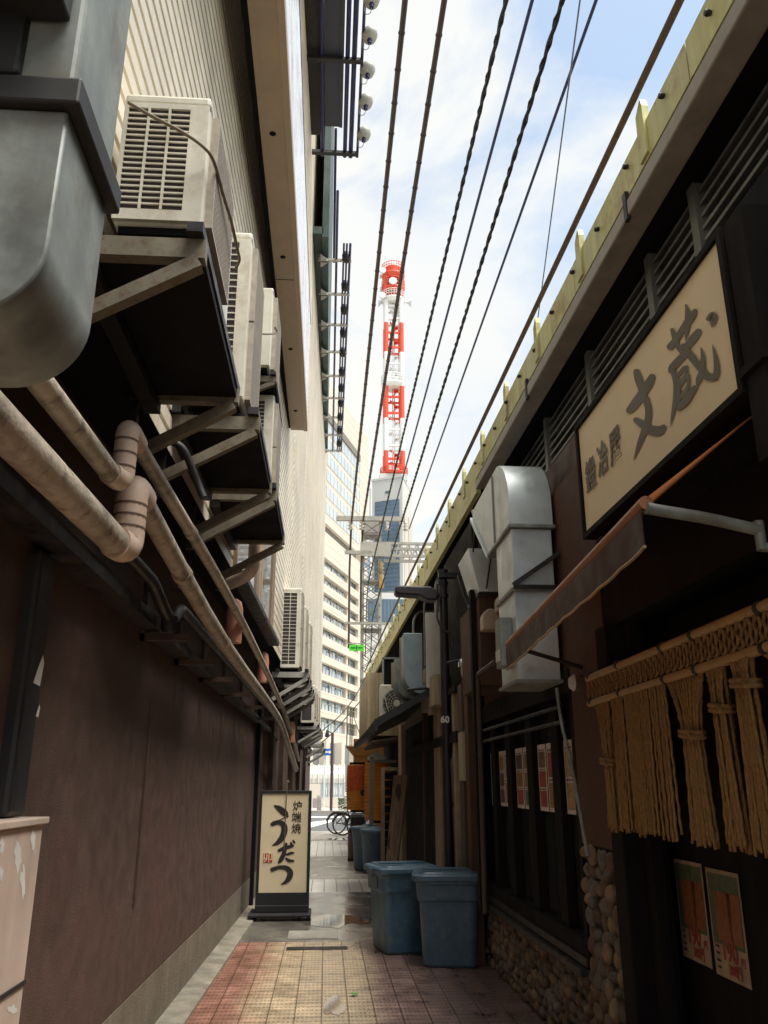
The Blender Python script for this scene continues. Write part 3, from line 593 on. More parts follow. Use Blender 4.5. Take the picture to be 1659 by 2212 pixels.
def make_bracket(label, W, Ln, drop, mm, group='steel support frames under the units'):
    """platform + two triangular brackets; origin top centre"""
    t = thing('support_frame', label, 'support frame', (0,0,0), group)
    x0, x1, y0, y1 = -W/2, W/2, -Ln/2, Ln/2
    for y in (y0, y1-.03):
        mb = MB(); mb.box(x0, x1, y-.02, y+.03, -.075, -.0); mb.build('arm', mm, t)
        mb = MB(); mb.beam((x1-.02, y, -.085), (x0+.02, y, -drop), .05, .05); mb.build('brace', mm, t)
        mb = MB(); mb.box(x0, x0+.04, y-.02, y+.03, -drop-.1, -.076); mb.build('upright', dsteel_m, t)
    for x in (x0+.05, x1-.06):
        mb = MB(); mb.box(x, x+.055, y0-.06, y1+.04, .001, .04); mb.build('rail', dsteel_m, t)
    mb = MB(); mb.box(x0+.06, x1-.01, y0+.04, y1-.04, -.05, -.02); mb.build('drip_tray', dark_m, t)
    mb = MB(); mb.beam((x0+.1, y0, -.1), (x0+.1, y1, -.1), .07, .05); mb.build('cross_rail', dsteel_m, t)
    return t
ac = make_ac('nearest cream outdoor unit with a slotted side grille and a loose cable across it', .32, .82, .62, 3, 18); place(ac, (-.66, 2.97, 3.50))
br1 = make_bracket('nearest rust specked cream steel frame with a long diagonal brace under the slotted unit', .50, 1.15, .36, steel_m); place(br1, (-.70, 3.02, 3.37))
acT = make_ac('tall two fan cream unit just behind the nearest one', .30, .85, 1.08, 2, 22, fans=2); place(acT, (-.64, 4.45, 3.52))
br = copy_tree(br1); place(br, (-.66, 4.62, 3.47), 0, (1.05, .9, 1)); br['label'] = 'second steel frame, under the tall two fan unit'
a3 = copy_tree(acT); place(a3, (-.62, 5.75, 4.42), 0, (1, 1, .62)); a3['label'] = 'upper short unit with a bulging fan grille and a hooked cable beside the siding'
br = copy_tree(br1); place(br, (-.62, 5.82, 4.40), 0, (.8, .7, .6)); br['label'] = 'small steel frame high up, under the upper short unit'
a4 = copy_tree(acT); place(a4, (-.60, 6.0, 3.56), 0, (1, .9, .74)); a4['label'] = 'lower unit standing right below the upper short one'
br = copy_tree(br1); place(br, (-.64, 5.9, 3.50), 0, (1.05, .95, 1)); br['label'] = 'third steel frame, under the lower unit of the stacked pair'
a5 = make_ac('tall slim cream unit with twenty grille rows in the middle of the wall', .27, .90, 1.2, 2, 20, fans=2); place(a5, (-.56, 12.4, 3.13))
for i, (y, lab) in enumerate(((12.3, 'pale grey steel frame under the tall slim unit'), (13.6, 'pale grey steel frame just behind the tall slim unit'), (15.0, 'pale grey steel frame between the tall slim unit and the far ones'))):
    b = make_bracket(lab, .52, .9, .38, lat_m) if i == 0 else copy_tree(b0)
    if i == 0: b0 = b
    b['label'] = lab; place(b, (-.54+.02*i, y, 3.09))
a = copy_tree(a5); place(a, (-.52, 13.7, 3.13)); a['label'] = 'cream unit standing directly behind the tall slim one'
a = copy_tree(a5); place(a, (-.48, 15.1, 3.13)); a['label'] = 'third of the cream units in the middle group, mostly hidden'
a6 = make_ac('far small cream unit with two square grilles', .30, .85, .86, 1, 2); place(a6, (-.45, 19.4, 2.84))
a = copy_tree(a6); place(a, (-.42, 20.6, 2.84), 0, (1, 1, 1.1)); a['label'] = 'far cream unit right behind the one with two square grilles'
a = copy_tree(a6); place(a, (-.38, 22.0, 2.84), 0, (1, 1, 1.2)); a['label'] = 'farthest cream unit along the left wall'
for i, (y, z, lab) in enumerate(((19.4, 2.80, 'pale frame under the far unit with two square grilles'), (20.8, 2.80, 'pale frame under the far unit that stands second last'), (22.1, 2.8, 'pale frame under the farthest cream unit'), (23.6, 2.6, 'bare steel bracket frame beyond the farthest unit'), (25.2, 2.5, 'last bare steel bracket frame on the left wall'))):
    b = copy_tree(b0); b['label'] = lab; place(b, (-.42+.022*(y-19.4), y, z), 0, (.95, .8, .9))
# cable slung over the near unit
P = [onY(278, 222, 2.52), onY(330, 252, 2.50), onY(395, 286, 2.50), onY(440, 318, 2.51), onX(462, 350, -.47), onX(482, 420, -.46), onX(500, 480, -.45), onX(513, 540, -.44), onX(517, 562, -.44), onX(508, 582, -.46)]
mb = MB(); mb.tube(smooth_path(P, 6), .007, 8); tag(mb.build('cable', mat('old_cable', (.20, .15, .10), .6)), 'thin brown cable looping across the side grille of the nearest unit', 'cable')
P = [onX(563, 721, -.47), onX(590, 721, -.43), onX(598, 716, -.42), onX(594, 708, -.42)]
mb = MB(); mb.tube(smooth_path(P, 5), .007, 8); tag(mb.build('cable', MATS['old_cable']), 'short hooked cable sticking out in front of the upper short unit', 'cable')
# silver and black hoses below the units
mb = MB(); mb.tube(round_path([onY(322, 952, 4.0), onY(392, 954, 4.0), onY(428, 1046, 4.1), onY(440, 1075, 4.1)], .08), .02, 10); tag(mb.build('hose', black_m), 'black rubber hose bending down behind the second frame', 'hose')
mb = MB(); mb.tube(round_path([(-.62, 6.5, 3.5), (-.62, 6.5, 3.2), (-.82, 6.55, 3.12)], .12), .05, 12); tag(mb.build('insulated_hose', elbow_m), 'short insulated hose stub hanging under the third frame', 'hose')
# ================================================================ right side : viaduct
V0, VB = 1.60, -.016
def VX(y, o=0.0): return V0+o+VB*y
vd = thing('railway_viaduct', 'elevated railway edge with a yellow green girder, rusty handrail and grey gutter on the right', 'viaduct', (1.7, 10, 4.2))
def vs(mb, a, b, y0, y1, z0, z1): return mb.box(V0+a, V0+b, y0, y1, z0, z1, VB)
mb = MB()
for k in range(18): vs(mb, .0, .05, -4+k*1.7, -4+k*1.7+1.69, 4.58 if k < 7 else 4.43, 4.80)
mb.build('girder', yel_m, vd)
mb = MB(); vs(mb, -.015, .13, -4, 7.85, 4.45, 4.545); mb.build('gutter', gut_m, vd, bevel=.01)
for k in range(5): mb = MB(); vs(mb, -.022, .0, -2.9+k*2.15, -2.86+k*2.15, 4.43, 4.60); mb.build('gutter_strap', dsteel_m, vd)
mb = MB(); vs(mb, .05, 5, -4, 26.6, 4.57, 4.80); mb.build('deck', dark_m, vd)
mb = MB(); mb.tube([(VX(-4, -.035), -4, 4.96), (VX(26.5, -.035), 26.5, 4.96)], .019, 10); mb.build('handrail', rust_m, vd)
for k in range(29):
    y = -3.0+k*1.05
    mb = MB(); x = VX(y)
    mb.prism([(y-.045, 4.60), (y+.05, 4.60), (y+.04, 4.885), (y-.03, 4.94), (y-.045, 4.89)], 'x', x-.014, x+.02); mb.build('rail_post', yel_m, vd)
for k in range(62):
    y = -3.2+k*.48; x = VX(y); mb = MB(); mb.lathe((x-.028, y, 4.735 if k % 3 else 4.70), [(.013, 0), (.017, .012), (.012, .028)], 6, 'x'); mb.build('bolt', dsteel_m, vd)
# ---------------------------------------------------------------- shop building under the viaduct
sb = thing('pub_building', 'dark pub building under the railway with louvred upper wall, lattice window and pebble stone base', 'building', (1.9, 5, 0))
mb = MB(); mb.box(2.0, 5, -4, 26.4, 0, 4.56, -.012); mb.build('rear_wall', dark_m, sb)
# louvre panels: real sloped slats between posts
ly = [-2.0, -.9, .2, 1.3, 2.35, 3.45, 4.05, 5.2, 6.35, 7.5, 8.65, 9.8]
for i in range(len(ly)-1):
    y0, y1 = ly[i], ly[i+1]; mb = MB()
    for k in range(7):
        z = 4.05+k*.072; xa = RX((y0+y1)/2, 1.93)
        mb.hexa([(RX(y0+.04, 1.89), y0+.04, z), (RX(y1-.04, 1.89), y1-.04, z), (RX(y1-.04, 1.97), y1-.04, z+.05), (RX(y0+.04, 1.97), y0+.04, z+.05),
                 (RX(y0+.04, 1.89), y0+.04, z+.022), (RX(y1-.04, 1.89), y1-.04, z+.022), (RX(y1-.04, 1.97), y1-.04, z+.06), (RX(y0+.04, 1.97), y0+.04, z+.06)])
    mb.build('louvre', louv_m, sb)
    mb = MB(); mb.box(1.87, 1.97, y1-.035, y1+.035, 3.98, 4.56, -.012); mb.build('louvre_post', louv_m, sb)
mb = MB(); mb.box(1.80, 1.99, -3, 9.9, 3.60, 4.0, -.012); mb.build('louvre_sill', wood2_m, sb, bevel=.01)
# brown front wall around the window
mb = MB(); mb.box(1.66, 1.95, 4.72, 8.35, 2.32, 3.59, -.012); mb.build('front_wall', sbrown_m, sb)
mb = MB(); mb.box(1.64, 1.95, 4.74, 5.36, 1.25, 2.318, -.012); mb.build('pillar', sbrown_m, sb)
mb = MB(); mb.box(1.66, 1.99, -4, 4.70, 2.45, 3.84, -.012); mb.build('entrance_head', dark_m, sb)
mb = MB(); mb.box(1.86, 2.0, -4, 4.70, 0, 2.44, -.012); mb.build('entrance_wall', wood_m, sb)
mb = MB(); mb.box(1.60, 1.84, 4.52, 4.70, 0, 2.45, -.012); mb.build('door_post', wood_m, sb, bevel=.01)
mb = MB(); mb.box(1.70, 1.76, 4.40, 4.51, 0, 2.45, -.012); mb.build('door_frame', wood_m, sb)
# river-pebble facing : low wall and pier
rnd = random.Random(12); pm = [MB()]; pi_ = []; bk = MB()
bk.box(1.68, 1.95, 5.36, 9.2, 0, .50, -.012); bk.box(1.66, 1.95, 4.72, 5.36, 0, 1.245, -.012)
bk.build('mortar_bed', mortar_m, sb)
def pebbles(pm, y0, y1, z0, z1, xf, s=1.0):
    z = z0+.03
    while z < z1-.015:
        y = y0+rnd.uniform(0, .06)
        while y < y1:
            a = rnd.uniform(.024, .064)*s; b = rnd.uniform(.026, .062)*s; an = rnd.uniform(-.9, .9)
            pi_.append(rnd.randrange(3)); pm[0].ball((RX(y, xf)+rnd.uniform(-.012, .015), y, z+rnd.uniform(-.018, .018)), rnd.uniform(.028, .05), a, b, 9, 6, Matrix.Rotation(an, 3, 'X'))
            y += a*rnd.uniform(1.75, 2.15)
        z += .072*s
pebbles(pm, 5.36, 9.1, 0, .50, 1.675); pebbles(pm, 4.76, 5.36, 0, 1.24, 1.655, 1.15)
pf_ = pm[0].build('pebble_facing', stone_ms[0], sb); pf_.data.materials.append(stone_ms[1]); pf_.data.materials.append(stone_ms[2])
for i_, p_ in enumerate(pf_.data.polygons): p_.material_index = pi_[i_//54]
mb = MB(); mb.box(1.58, 1.95, 5.37, 9.15, .515, .555, -.012); mb.box(1.62, 1.95, 5.37, 9.15, .56, .61, -.012); mb.build('window_sill', dsteel_m, sb, bevel=.006)
# lattice window
wf = MB(); wf.box(1.63, 1.76, 5.37, 9.0, 2.16, 2.315, -.012); wf.box(1.64, 1.76, 5.37, 9.0, .615, .70, -.012)
wf.box(1.64, 1.76, 5.37, 5.43, .70, 2.16, -.012); wf.box(1.64, 1.76, 8.93, 9.0, .70, 2.16, -.012)
wfo = wf.build('window', wood_m, sb)
p = MB(); p.box(1.745, 1.755, 5.43, 8.93, .70, 2.16, -.012); p.build('pane', glass_m, wfo)
my = [5.97, 6.70, 7.45, 8.1]
for y in my:
    mb = MB(); mb.box(1.675, 1.74, y-.09, y+.09, .702, 2.158, -.012); mb.build('mullion', wood_m, wfo)
mb = MB()
for z in (1.98, 2.08): mb.tube([(RX(5.45, 1.60), 5.45, z), (RX(8.9, 1.60), 8.9, z)], .014, 8)
mb.build('guard_rail', dsteel_m, wfo)
def food_poster(name, label, y0, y1, z0, z1, xp, seed, prices=None, slope=-.012):
    """plane facing the alley: reading direction runs from far (left) to near (right)"""
    t = thing(name, label, 'poster', (xp, (y0+y1)/2, z0), None)
    def pt(s, q, o=0): y = y1+(y0-y1)*s; return Vector((xp+slope*y-o, y, z0+(z1-z0)*q))
    mb = MB(); mb.hexa([pt(0,0), pt(1,0), pt(1,0,.002), pt(0,0,.002), pt(0,1), pt(1,1), pt(1,1,.002), pt(0,1,.002)])
    mb.build('sheet', mat('dimmed_poster', (.40, .30, .20), .6, var=.3, scale=14) if prices else mat('poster_paper', (.70, .62, .55), .6, var=.2, scale=14), t)  # priced posters get darker paper: dimness of the entrance put into the colour
    r = random.Random(seed)
    def rect(a, b, c, d, m, nm, o=.003): q = MB(); q.quad(pt(a,b,o), pt(c,b,o), pt(c,d,o), pt(a,d,o)); q.build(nm, m, t)
    if prices:
        rect(.04, .30, .96, .96, mat('poster_green', (.10, .13, .07), .6, var=.5, scale=40), 'picture', .003)
        mg = MB(); mg.prism([(0,0)], 'x', 0, 0) if 0 else None
        for k, (a, b) in enumerate(((.22, .66), (.60, .94))):
            mg.add([pt(a,.34,.0045), pt(b,.34,.0045), pt(b+.03,.80,.0045), pt(a-.03,.80,.0045)], [(0,1,2,3)])
        mg.build('mug_picture', mat('beer_brown', (.26, .10, .035), .5, var=.5, scale=30), t)
        h = (z1-z0); tx = MB()
        put_text(tx, prices[0][:3], h*.25, pt(.50, .245, .006), (0,-1,0), (0,0,1), bold=.001, sx=.9); put_text(tx, '円', h*.09, pt(.88, .20, .006), (0,-1,0), (0,0,1)); put_text(tx, prices[1], h*.13, pt(.62, .09, .006), (0,-1,0), (0,0,1), bold=.0006, sx=.85)
        tx.build('price_text', mat('price_red', (.35, .06, .05), .6), t)
        tx = MB()
        for q in (.26, .20, .13, .07): tx.quad(pt(.08,q,.004), pt(.2,q,.004), pt(.2,q+.022,.004), pt(.08,q+.022,.004))
        tx.build('small_print', blk_ink_m, t)
    else:
        cols = [(.35,.07,.05), (.30,.16,.05), (.10,.06,.05), (.42,.30,.14), (.16,.13,.06)]
        n = r.choice((2, 3))
        for k in range(n):
            c = cols[r.randrange(5)]; q0 = .06+k*.88/n
            rect(.1, q0, .9, q0+.72/n, mat('poster_picture_%d' % cols.index(c), c, .6, var=.6, scale=26), 'picture')
        tx = MB()
        for k in range(n):
            for a in (.15, .4, .65): 
                q = .06+k*.88/n+.76/n; tx.quad(pt(a,q,.004), pt(a+.18,q,.004), pt(a+.18,q+.06/n,.004), pt(a,q+.06/n,.004))
        tx.build('small_print', blk_ink_m, t)
    return t
food_poster('beer_poster', 'dim toned poster of beer mugs priced 190 yen on the dark wall beside the door post', 4.18, 4.50, .78, 1.23, 1.856, 3, ('190円', '380円'))
food_poster('beer_poster', 'dim toned poster of beer mugs priced 190 yen, the one farther from the door post', 3.82, 4.14, .77, 1.22, 1.856, 4, ('190円', '360円'))
pw = [(5.44, 5.63), (5.65, 5.87), (6.10, 6.32), (6.35, 6.58), (6.84, 7.05), (7.08, 7.33), (7.58, 7.78), (7.80, 8.0), (8.22, 8.4)]
pl = ['menu poster nearest the brown pillar in the lattice window', 'menu poster second from the brown pillar in the lattice window', 'menu poster right after the first dark mullion', 'menu poster just before the second dark mullion', 'menu poster right after the second dark mullion', 'menu poster just before the third dark mullion', 'menu poster right after the third dark mullion', 'menu poster just before the fourth dark mullion', 'menu poster farthest down the lattice window']
for i, (a, b) in enumerate(pw): food_poster('menu_poster', pl[i], a, b, 1.40, 1.88, 1.715, 20+i)['group'] = 'menu posters in the lattice window'
# ---------------------------------------------------------------- shop sign
g6 = lambda x, y: (1106+x/3, 553+y/3)
SA, SB = 1.36, -.008
cor = [onP(*p, SA, SB) for p in ((1250, 930), (1548, 515), (1604, 840), (1265, 1150))]
yf, yn = (cor[0].y+cor[3].y)/2, (cor[1].y+cor[2].y)/2; zt, zb = (cor[0].z+cor[1].z)/2, (cor[2].z+cor[3].z)/2
print('SIGN', [tuple(round(q, 2) for q in c) for c in cor])
ss = thing('shop_sign', 'large cream pub signboard with grey brush characters in a dark box frame on the right', 'sign', (1.5, (yf+yn)/2, zb))
def sx(y, o): return SA+SB*y+o
mb = MB(); mb.box(SA+.003, SA+.05, yn, yf, zb, zt, SB); mb.build('face', cream_m, ss)
mb = MB(); f = .028
mb.box(SA-.012, SA+.06, yn-f, yf+f, zb-f, zb-.001, SB); mb.box(SA-.012, SA+.06, yn-f, yf+f, zt+.001, zt+f, SB); mb.box(SA-.012, SA+.06, yf+.001, yf+f, zb, zt, SB); mb.box(SA-.012, SA+.06, yn-f, yn-.001, zb, zt, SB)
mb.build('frame', wood_m, ss)
mb = MB(); mb.box(SA+.055, SA+.36, yn-.03, yf-.05, zb-.03, zt+.02, SB); mb.build('box', dark_m, ss)
mb = MB(); mb.box(SA+.0, SA+.33, yn-.16, yn-.04, zb-.28, zt+.02, SB); mb.box(SA-.015, SA+.40, yn-.18, yn-.03, zb+.02, zb+.05, SB); mb.build('end_column', wood_m, ss)
pj = lambda x, y: onP(*g6(x, y), SA, SB); NR = (-1, 0, 0)
mb = MB()
for s in [
    [(808, 752, 42), (822, 800, 52), (836, 850, 44), (842, 885, 34)],
    [(762, 1000, 44), (800, 955, 58), (845, 890, 56), (885, 830, 56), (908, 785, 44)],
    [(866, 925, 46), (884, 985, 44), (882, 1060, 42), (852, 1150, 40), (822, 1230, 28), (790, 1322, 4)],
    [(806, 1064, 38), (850, 1092, 54), (905, 1130, 66), (955, 1132, 64), (985, 1108, 34)],
    # second large character
    [(1130, 318, 12), (1142, 390, 40), (1136, 470, 30), (1126, 545, 6)],
    [(1026, 588, 44), (1066, 540, 40), (1120, 452, 40), (1165, 392, 50), (1188, 356, 30)],
    [(1040, 478, 24), (1056, 530, 34), (1078, 590, 26), (1092, 622, 16)],
    [(1085, 598, 34), (1130, 588, 40), (1180, 530, 50), (1210, 490, 40)],
    [(1136, 618, 40), (1090, 668, 46), (1040, 722, 44), (1026, 748, 24)],
    [(1050, 752, 36), (1066, 830, 36), (1060, 930, 30), (1042, 1030, 18), (1030, 1102, 3)],
    [(1116, 588, 44), (1166, 655, 46), (1218, 720, 46), (1270, 780, 54), (1316, 786, 44)],
    [(1318, 788, 40), (1330, 735, 38), (1322, 660, 28), (1302, 575, 4)],
    [(1228, 595, 6), (1240, 660, 28), (1234, 740, 34), (1212, 800, 34), (1204, 838, 14)],
    [(1276, 408, 30), (1304, 388, 54), (1306, 420, 44), (1298, 462, 4)],
    [(1084, 770, 18), (1110, 735, 26), (1134, 718, 22)],
    [(1134, 722, 18), (1132, 760, 18), (1110, 800, 18)],
    [(1086, 800, 20), (1084, 880, 22), (1084, 985, 26)],
    [(1096, 838, 18), (1122, 800, 20), (1148, 774, 20)],
    [(1146, 778, 16), (1146, 830, 18), (1128, 868, 18)],
    [(1096, 912, 18), (1124, 876, 18), (1150, 848, 18)],
    [(1084, 985, 34), (1126, 945, 44), (1162, 892, 40), (1188, 852, 32)]]:
    stroke(mb, s, pj, NR)
mb.build('brush_lettering', ink_m, ss)
mb = MB()
for ch, x, y, hx in (('鍛', 513, 1432, 62), ('冶', 591, 1326, 58), ('屋', 672, 1243, 62)):
    c = pj(x, y); wdt = abs((pj(x-hx/2, y+hx*.6)-pj(x+hx/2, y-hx*.6)).y)
    put_text(mb, ch, .185, c+Vector((-.004, 0, 0)), (0,-1,0), (0,0,1), bold=.0028, sx=.86)
mb.build('small_lettering', ink_m, ss)
# ---------------------------------------------------------------- awning
aw = thing('awning', 'copper brown awning with a scalloped valance under the big cream sign', 'awning', (1.3, 3.8, 2.4))
n0, f0 = Vector((1.03, 2.50, 2.47)), Vector((1.11, 5.05, 2.41))
mb = MB(); w0, w1 = Vector((1.60, 2.3, 2.92)), Vector((1.58, 5.15, 2.90)); dz = Vector((0,0,-.012))
mb.quad(n0+Vector((0,0,.02)), f0+Vector((0,0,.02)), w1, w0); mb.build('canopy', fab_m, aw)
mb = MB(); mb.tube([n0+Vector((0,0,.005)), f0+Vector((0,0,.005))], .024, 14); mb.build('front_bar', awn_m, aw)
mb = MB(); K = 60; top = []; bot = []
for k in range(K+1):
    t = k/K; p = n0.lerp(f0, t)+Vector((-.02, 0, -.02)); top.append(p); bot.append(p+Vector((.004*math.sin(t*9), 0, -.125-.006*abs(math.sin(t*K*.5)))))
vs_ = top+bot; mb.add(vs_, [(i, i+1, K+2+i, K+1+i) for i in range(K)]); v2 = [p+Vector((.004,0,0)) for p in vs_]; mb.add(v2, [(K+1+i, K+2+i, i+1, i) for i in range(K)])
va = mb.build('valance', val_m, aw)
mb = MB(); mb.tube(bot, .006, 5); mb.build('trim', bamboo_m, va)
mb = MB(); q = onP(1640, 1145, 1.42, 0); a = onY(1405, 1092, n0.y); mb.tube(round_path([a+Vector((-.015,0,-.01)), a.lerp(q, .5), q], .05), .020, 12); mb.tube([q+Vector((0,0,.03)), q+Vector((0,0,-.07))], .018, 8); mb.tube([q+Vector((0,.0,-.06)), q+Vector((.2,-.05,-.06))], .016, 8); mb.build('near_arm', galvd_m, aw)
mb = MB(); a = f0; q = Vector((1.60, 5.1, 2.28)); mb.tube([a, q], .014, 8); mb.build('far_arm', dsteel_m, aw)
# ---------------------------------------------------------------- rope curtain
nr = thing('rope_curtain', 'jute rope curtain with a knotted band and tied tassels hanging over the pub entrance', 'curtain', (1.5, 3.6, 1.37))
NX = 1.50
for z in (2.185, 2.045):
    mb = MB()
    mb.tube([(NX, 2.1, z), (NX, 4.75, z-.012)], .020, 10)
    b = mb.build('bamboo_bar', bamboo_m, nr)
    for y in (2.75, 3.3, 3.63, 4.22, 4.70): mb = MB(); mb.tube([(NX, y-.012, z-.004), (NX, y+.012, z-.004)], .025, 10); mb.build('tie', black_m, b)
mb = MB()
for k in range(-2, 40):
    y = 2.1+k*.068
    for s in (1, -1):
        mb.tube([(NX-.004*s, y+s*.0, 2.165), (NX+.006*s, y+s*.034, 2.13), (NX-.006*s, y, 2.105), (NX+.006*s, y+s*.034, 2.075), (NX, y, 2.06)], .009, 5)
mb.build('knotted_band', rope_m, nr)
def strand(mb, p0, p1, p2, ph):
    pts = []; P = [p0, p1, p2] if p1 else [p0, p2]; P = smooth_path(P, 8) if p1 else [Vector(p0).lerp(Vector(p2), k/12) for k in range(13)]
    fine = []
    for i in range(len(P)-1):
        for k in range(3): fine.append(P[i].lerp(P[i+1], k/3))
    fine.append(P[-1])
    rs = [.0068*(1+.16*math.sin(i*2.1+ph)) for i in range(len(fine))]
    fine = [p+Vector((.0016*math.sin(i*1.3+ph), .0010*math.cos(i*1.3+ph), 0)) for i, p in enumerate(fine)]
    mb.tube(fine, .0078, 5, cap=True, rs=rs)
rnd = random.Random(5)
def rope_bundle(ya, yb, tie=None, wdt=.09, n=9, zb=1.37, spread=.13, yc=None):
    mb = MB(); yc = yc if yc is not None else (ya+yb)/2
    for row in range(2 if tie else 1):
        for k in range(n):
            s = (k+.5)/n; y0 = ya+(yb-ya)*s; x = NX+(.014 if row else -.006)+rnd.uniform(-.004, .004)
            if tie: strand(mb, (NX, y0, 2.035), (x+(rnd.random()-.5)*.02, yc+(s-.5)*wdt, tie), (x, yc+(s-.5)*spread, zb+rnd.uniform(-.015, .02)), rnd.uniform(0, 6))
            else: strand(mb, (x, y0, 2.035), None, (x+rnd.uniform(-.006, .006), y0+rnd.uniform(-.012, .012), zb+rnd.uniform(-.015, .025)), rnd.uniform(0, 6))
    b = mb.build('rope_bundle', rope_m, nr)
    if tie:
        mb = MB(); ring = [(NX+math.cos(a)*.036, yc+math.sin(a)*(wdt*.62), tie+.008*math.sin(a)) for a in [6.283*k/16 for k in range(16)]]
        mb.tube(ring, .010, 6, closed=True); mb.tube([(p[0], p[1], p[2]-.018) for p in ring], .010, 6, closed=True); mb.tube([(NX-.03, yc-.03, tie), (NX-.05, yc-.09, tie-.03)], .008, 6); mb.build('rope_tie', rope_m, b)
rope_bundle(4.42, 4.66, 1.72, .11, 10, yc=4.50)
rope_bundle(3.64, 4.36, None, n=44)
rope_bundle(3.24, 3.63, 1.80, .14, 14, yc=3.42, spread=.22)
rope_bundle(3.06, 3.23, 1.88, .10, 11, yc=3.13, spread=.15)
rope_bundle(2.82, 3.06, 1.95, .13, 13, yc=2.92, spread=.19)
rope_bundle(2.50, 2.81, 1.93, .13, 13, yc=2.64, spread=.19)
rope_bundle(2.20, 2.48, 1.93, .13, 13, yc=2.35, spread=.19)
# lamp beside the curtain
t = thing('bulkhead_lamp', 'small chrome wall lamp with a frosted glass front at the corner of the brown pillar', 'lamp', onP(1232, 1475, 1.52, 0))
c = onP(1232, 1475, 1.50, 0); mb = MB(); mb.lathe(c, [(.055, .02), (.05, .10), (.03, .14)], 14, 'x'); mb.build('housing', chrome_m, t)
mb = MB(); mb.lathe(c, [(.004, -.012), (.035, -.004), (.05, .02)], 14, 'x'); mb.build('glass', offw_m, t)
# ---------------------------------------------------------------- big duct on the right wall
d2 = thing('wall_duct', 'tall shiny sheet metal duct with a rounded top elbow on the pub wall', 'duct', (1.43, 6.0, 2.2))
DX0, DX1, DY0, DY1 = 1.27, 1.56, 5.52, 6.06
prof = [(DY0-.02, 3.342), (6.32, 3.342), (6.98, 3.86), (6.95, 3.92)] + [(DY0+.40-.42*math.sin(a), 3.46+.46*math.cos(a)) for a in [math.pi/2*k/14 for k in range(15)]]
mb = MB(); mb.prism(prof, 'x', DX0-.01, DX1+.01); e_ = mb.build('elbow', galv_m, d2, bevel=.004)
for p_ in e_.data.polygons: p_.use_smooth = True
e_.data.set_sharp_from_angle(angle=R(35))
mb = MB(); mb.box(DX0, DX1, DY0, DY1, 2.25, 3.318); mb.build('body', galv_m, d2, bevel=.008)
mb = MB(); mb.box(DX0-.018, DX0-.011, 6.02, 6.06, 3.36, 3.90); mb.build('side_strip', galvd_m, d2)
for z, e in ((3.319, .24), (2.86, 0), (2.235, 0)): mb = MB(); mb.box(DX0-.022, DX1+.022, DY0-.034, DY1+.014+e, z, z+.022); mb.build('seam_flange', galvd_m, d2)
mb = MB(); mb.hexa([(DX0-.03, 6.30, 3.325-.02), (DX1+.03, 6.30, 3.305), (DX1+.03, 7.01, 3.84), (DX0-.03, 7.01, 3.84), (DX0-.03, 6.325, 3.338), (DX1+.03, 6.325, 3.338), (DX1+.03, 6.99, 3.866), (DX0-.03, 6.99, 3.866)]); mb.build('outlet_flange', galv_m, d2)
mb = MB(); mb.beam((DX0-.01, DY0-.03, 2.90), (1.64, DY0-.05, 3.16), .03, .03); mb.beam((DX0-.01, DY0-.03, 2.885), (1.66, DY0-.03, 2.885), .03, .03); mb.beam((1.64, DY0-.04, 2.88), (1.64, DY0-.04, 3.2), .03, .03); mb.build('bracket', dsteel_m, d2)
t = thing('switch_box', 'small grey switch box fixed to the side of the tall shiny duct', 'switch box', (1.25, 6.0, 2.3))
mb = MB(); mb.box(1.18, 1.268, 5.62, 5.80, 2.36, 2.70); mb.build('case', galvd_m, t, bevel=.008)
mb = MB(); mb.box(1.172, 1.179, 5.65, 5.77, 2.40, 2.48); mb.build('latch_plate', offw_m, t)
mb = MB(); mb.tube(round_path([(1.52, 5.5, 2.2), (1.52, 5.45, 1.98), (1.50, 5.2, 1.70), (1.50, 5.0, 1.2)], .1), .012, 8); tag(mb.build('downpipe', galvd_m), 'thin grey bent drain pipe hanging from the bottom of the tall shiny duct', 'pipe')
# ================================================================ right side : back houses, pole, panels
hb = thing('alley_house', 'dark back house with tan posts and boarded doors between the pub and the lanterns', 'house', (1.6, 12, 0))
def hx(mb, a, b, y0, y1, z0, z1): return mb.box(a, b, y0, y1, z0, z1, -.012)
mb = MB(); hx(mb, 1.58, 2.0, 9.05, 16.4, 0, 2.5); mb.build('wall', wood_m, hb)
mb = MB(); hx(mb, 1.6, 2.0, 8.4, 10.4, 2.5, 4.3); mb.build('gable', wood_m, hb)
mb = MB(); hx(mb, 1.56, 2.0, 10.4, 16.4, 2.5, 3.2); mb.build('upper_wall', mat('dim_plaster', (.20, .165, .11), .8, var=.25, scale=4, streak=.3), hb)
for a, b, m in ((15.2, 15.75, tan_m), (10.45, 10.95, tan_m), (9.3, 9.42, tan_m), (8.42, 8.62, sbrown_m), (8.75, 9.0, wood2_m), (12.0, 12.12, wood2_m)):
    mb = MB(); hx(mb, 1.50, 1.60, a, b, 0, 2.6); mb.build('post', m, hb, bevel=.008)
for a, b in ((11.1, 11.9), (12.2, 13.9)):
    mb = MB(); hx(mb, 1.53, 1.58, a, b, 0, 2.1); mb.build('door', dark_m, hb)
mb = MB(); hx(mb, 1.48, 1.58, 9.05, 14.2, 2.02, 2.13); hx(mb, 1.48, 1.58, 9.05, 12, 2.55, 2.62); mb.build('cross_beam', wood_m, hb)
mb = MB(); hx(mb, 1.40, 1.575, 10.1, 11.4, 2.5, 2.86); mb.build('pale_panel', beige_m, hb)
t = thing('meter_box', 'pale beige meter box on a post left of the lattice window', 'meter box', (1.45, 8.9, 1.6))
mb = MB(); mb.box(1.37, 1.50, 8.66, 8.9, 1.62, 2.10); mb.build('case', beige_m, t, bevel=.01)
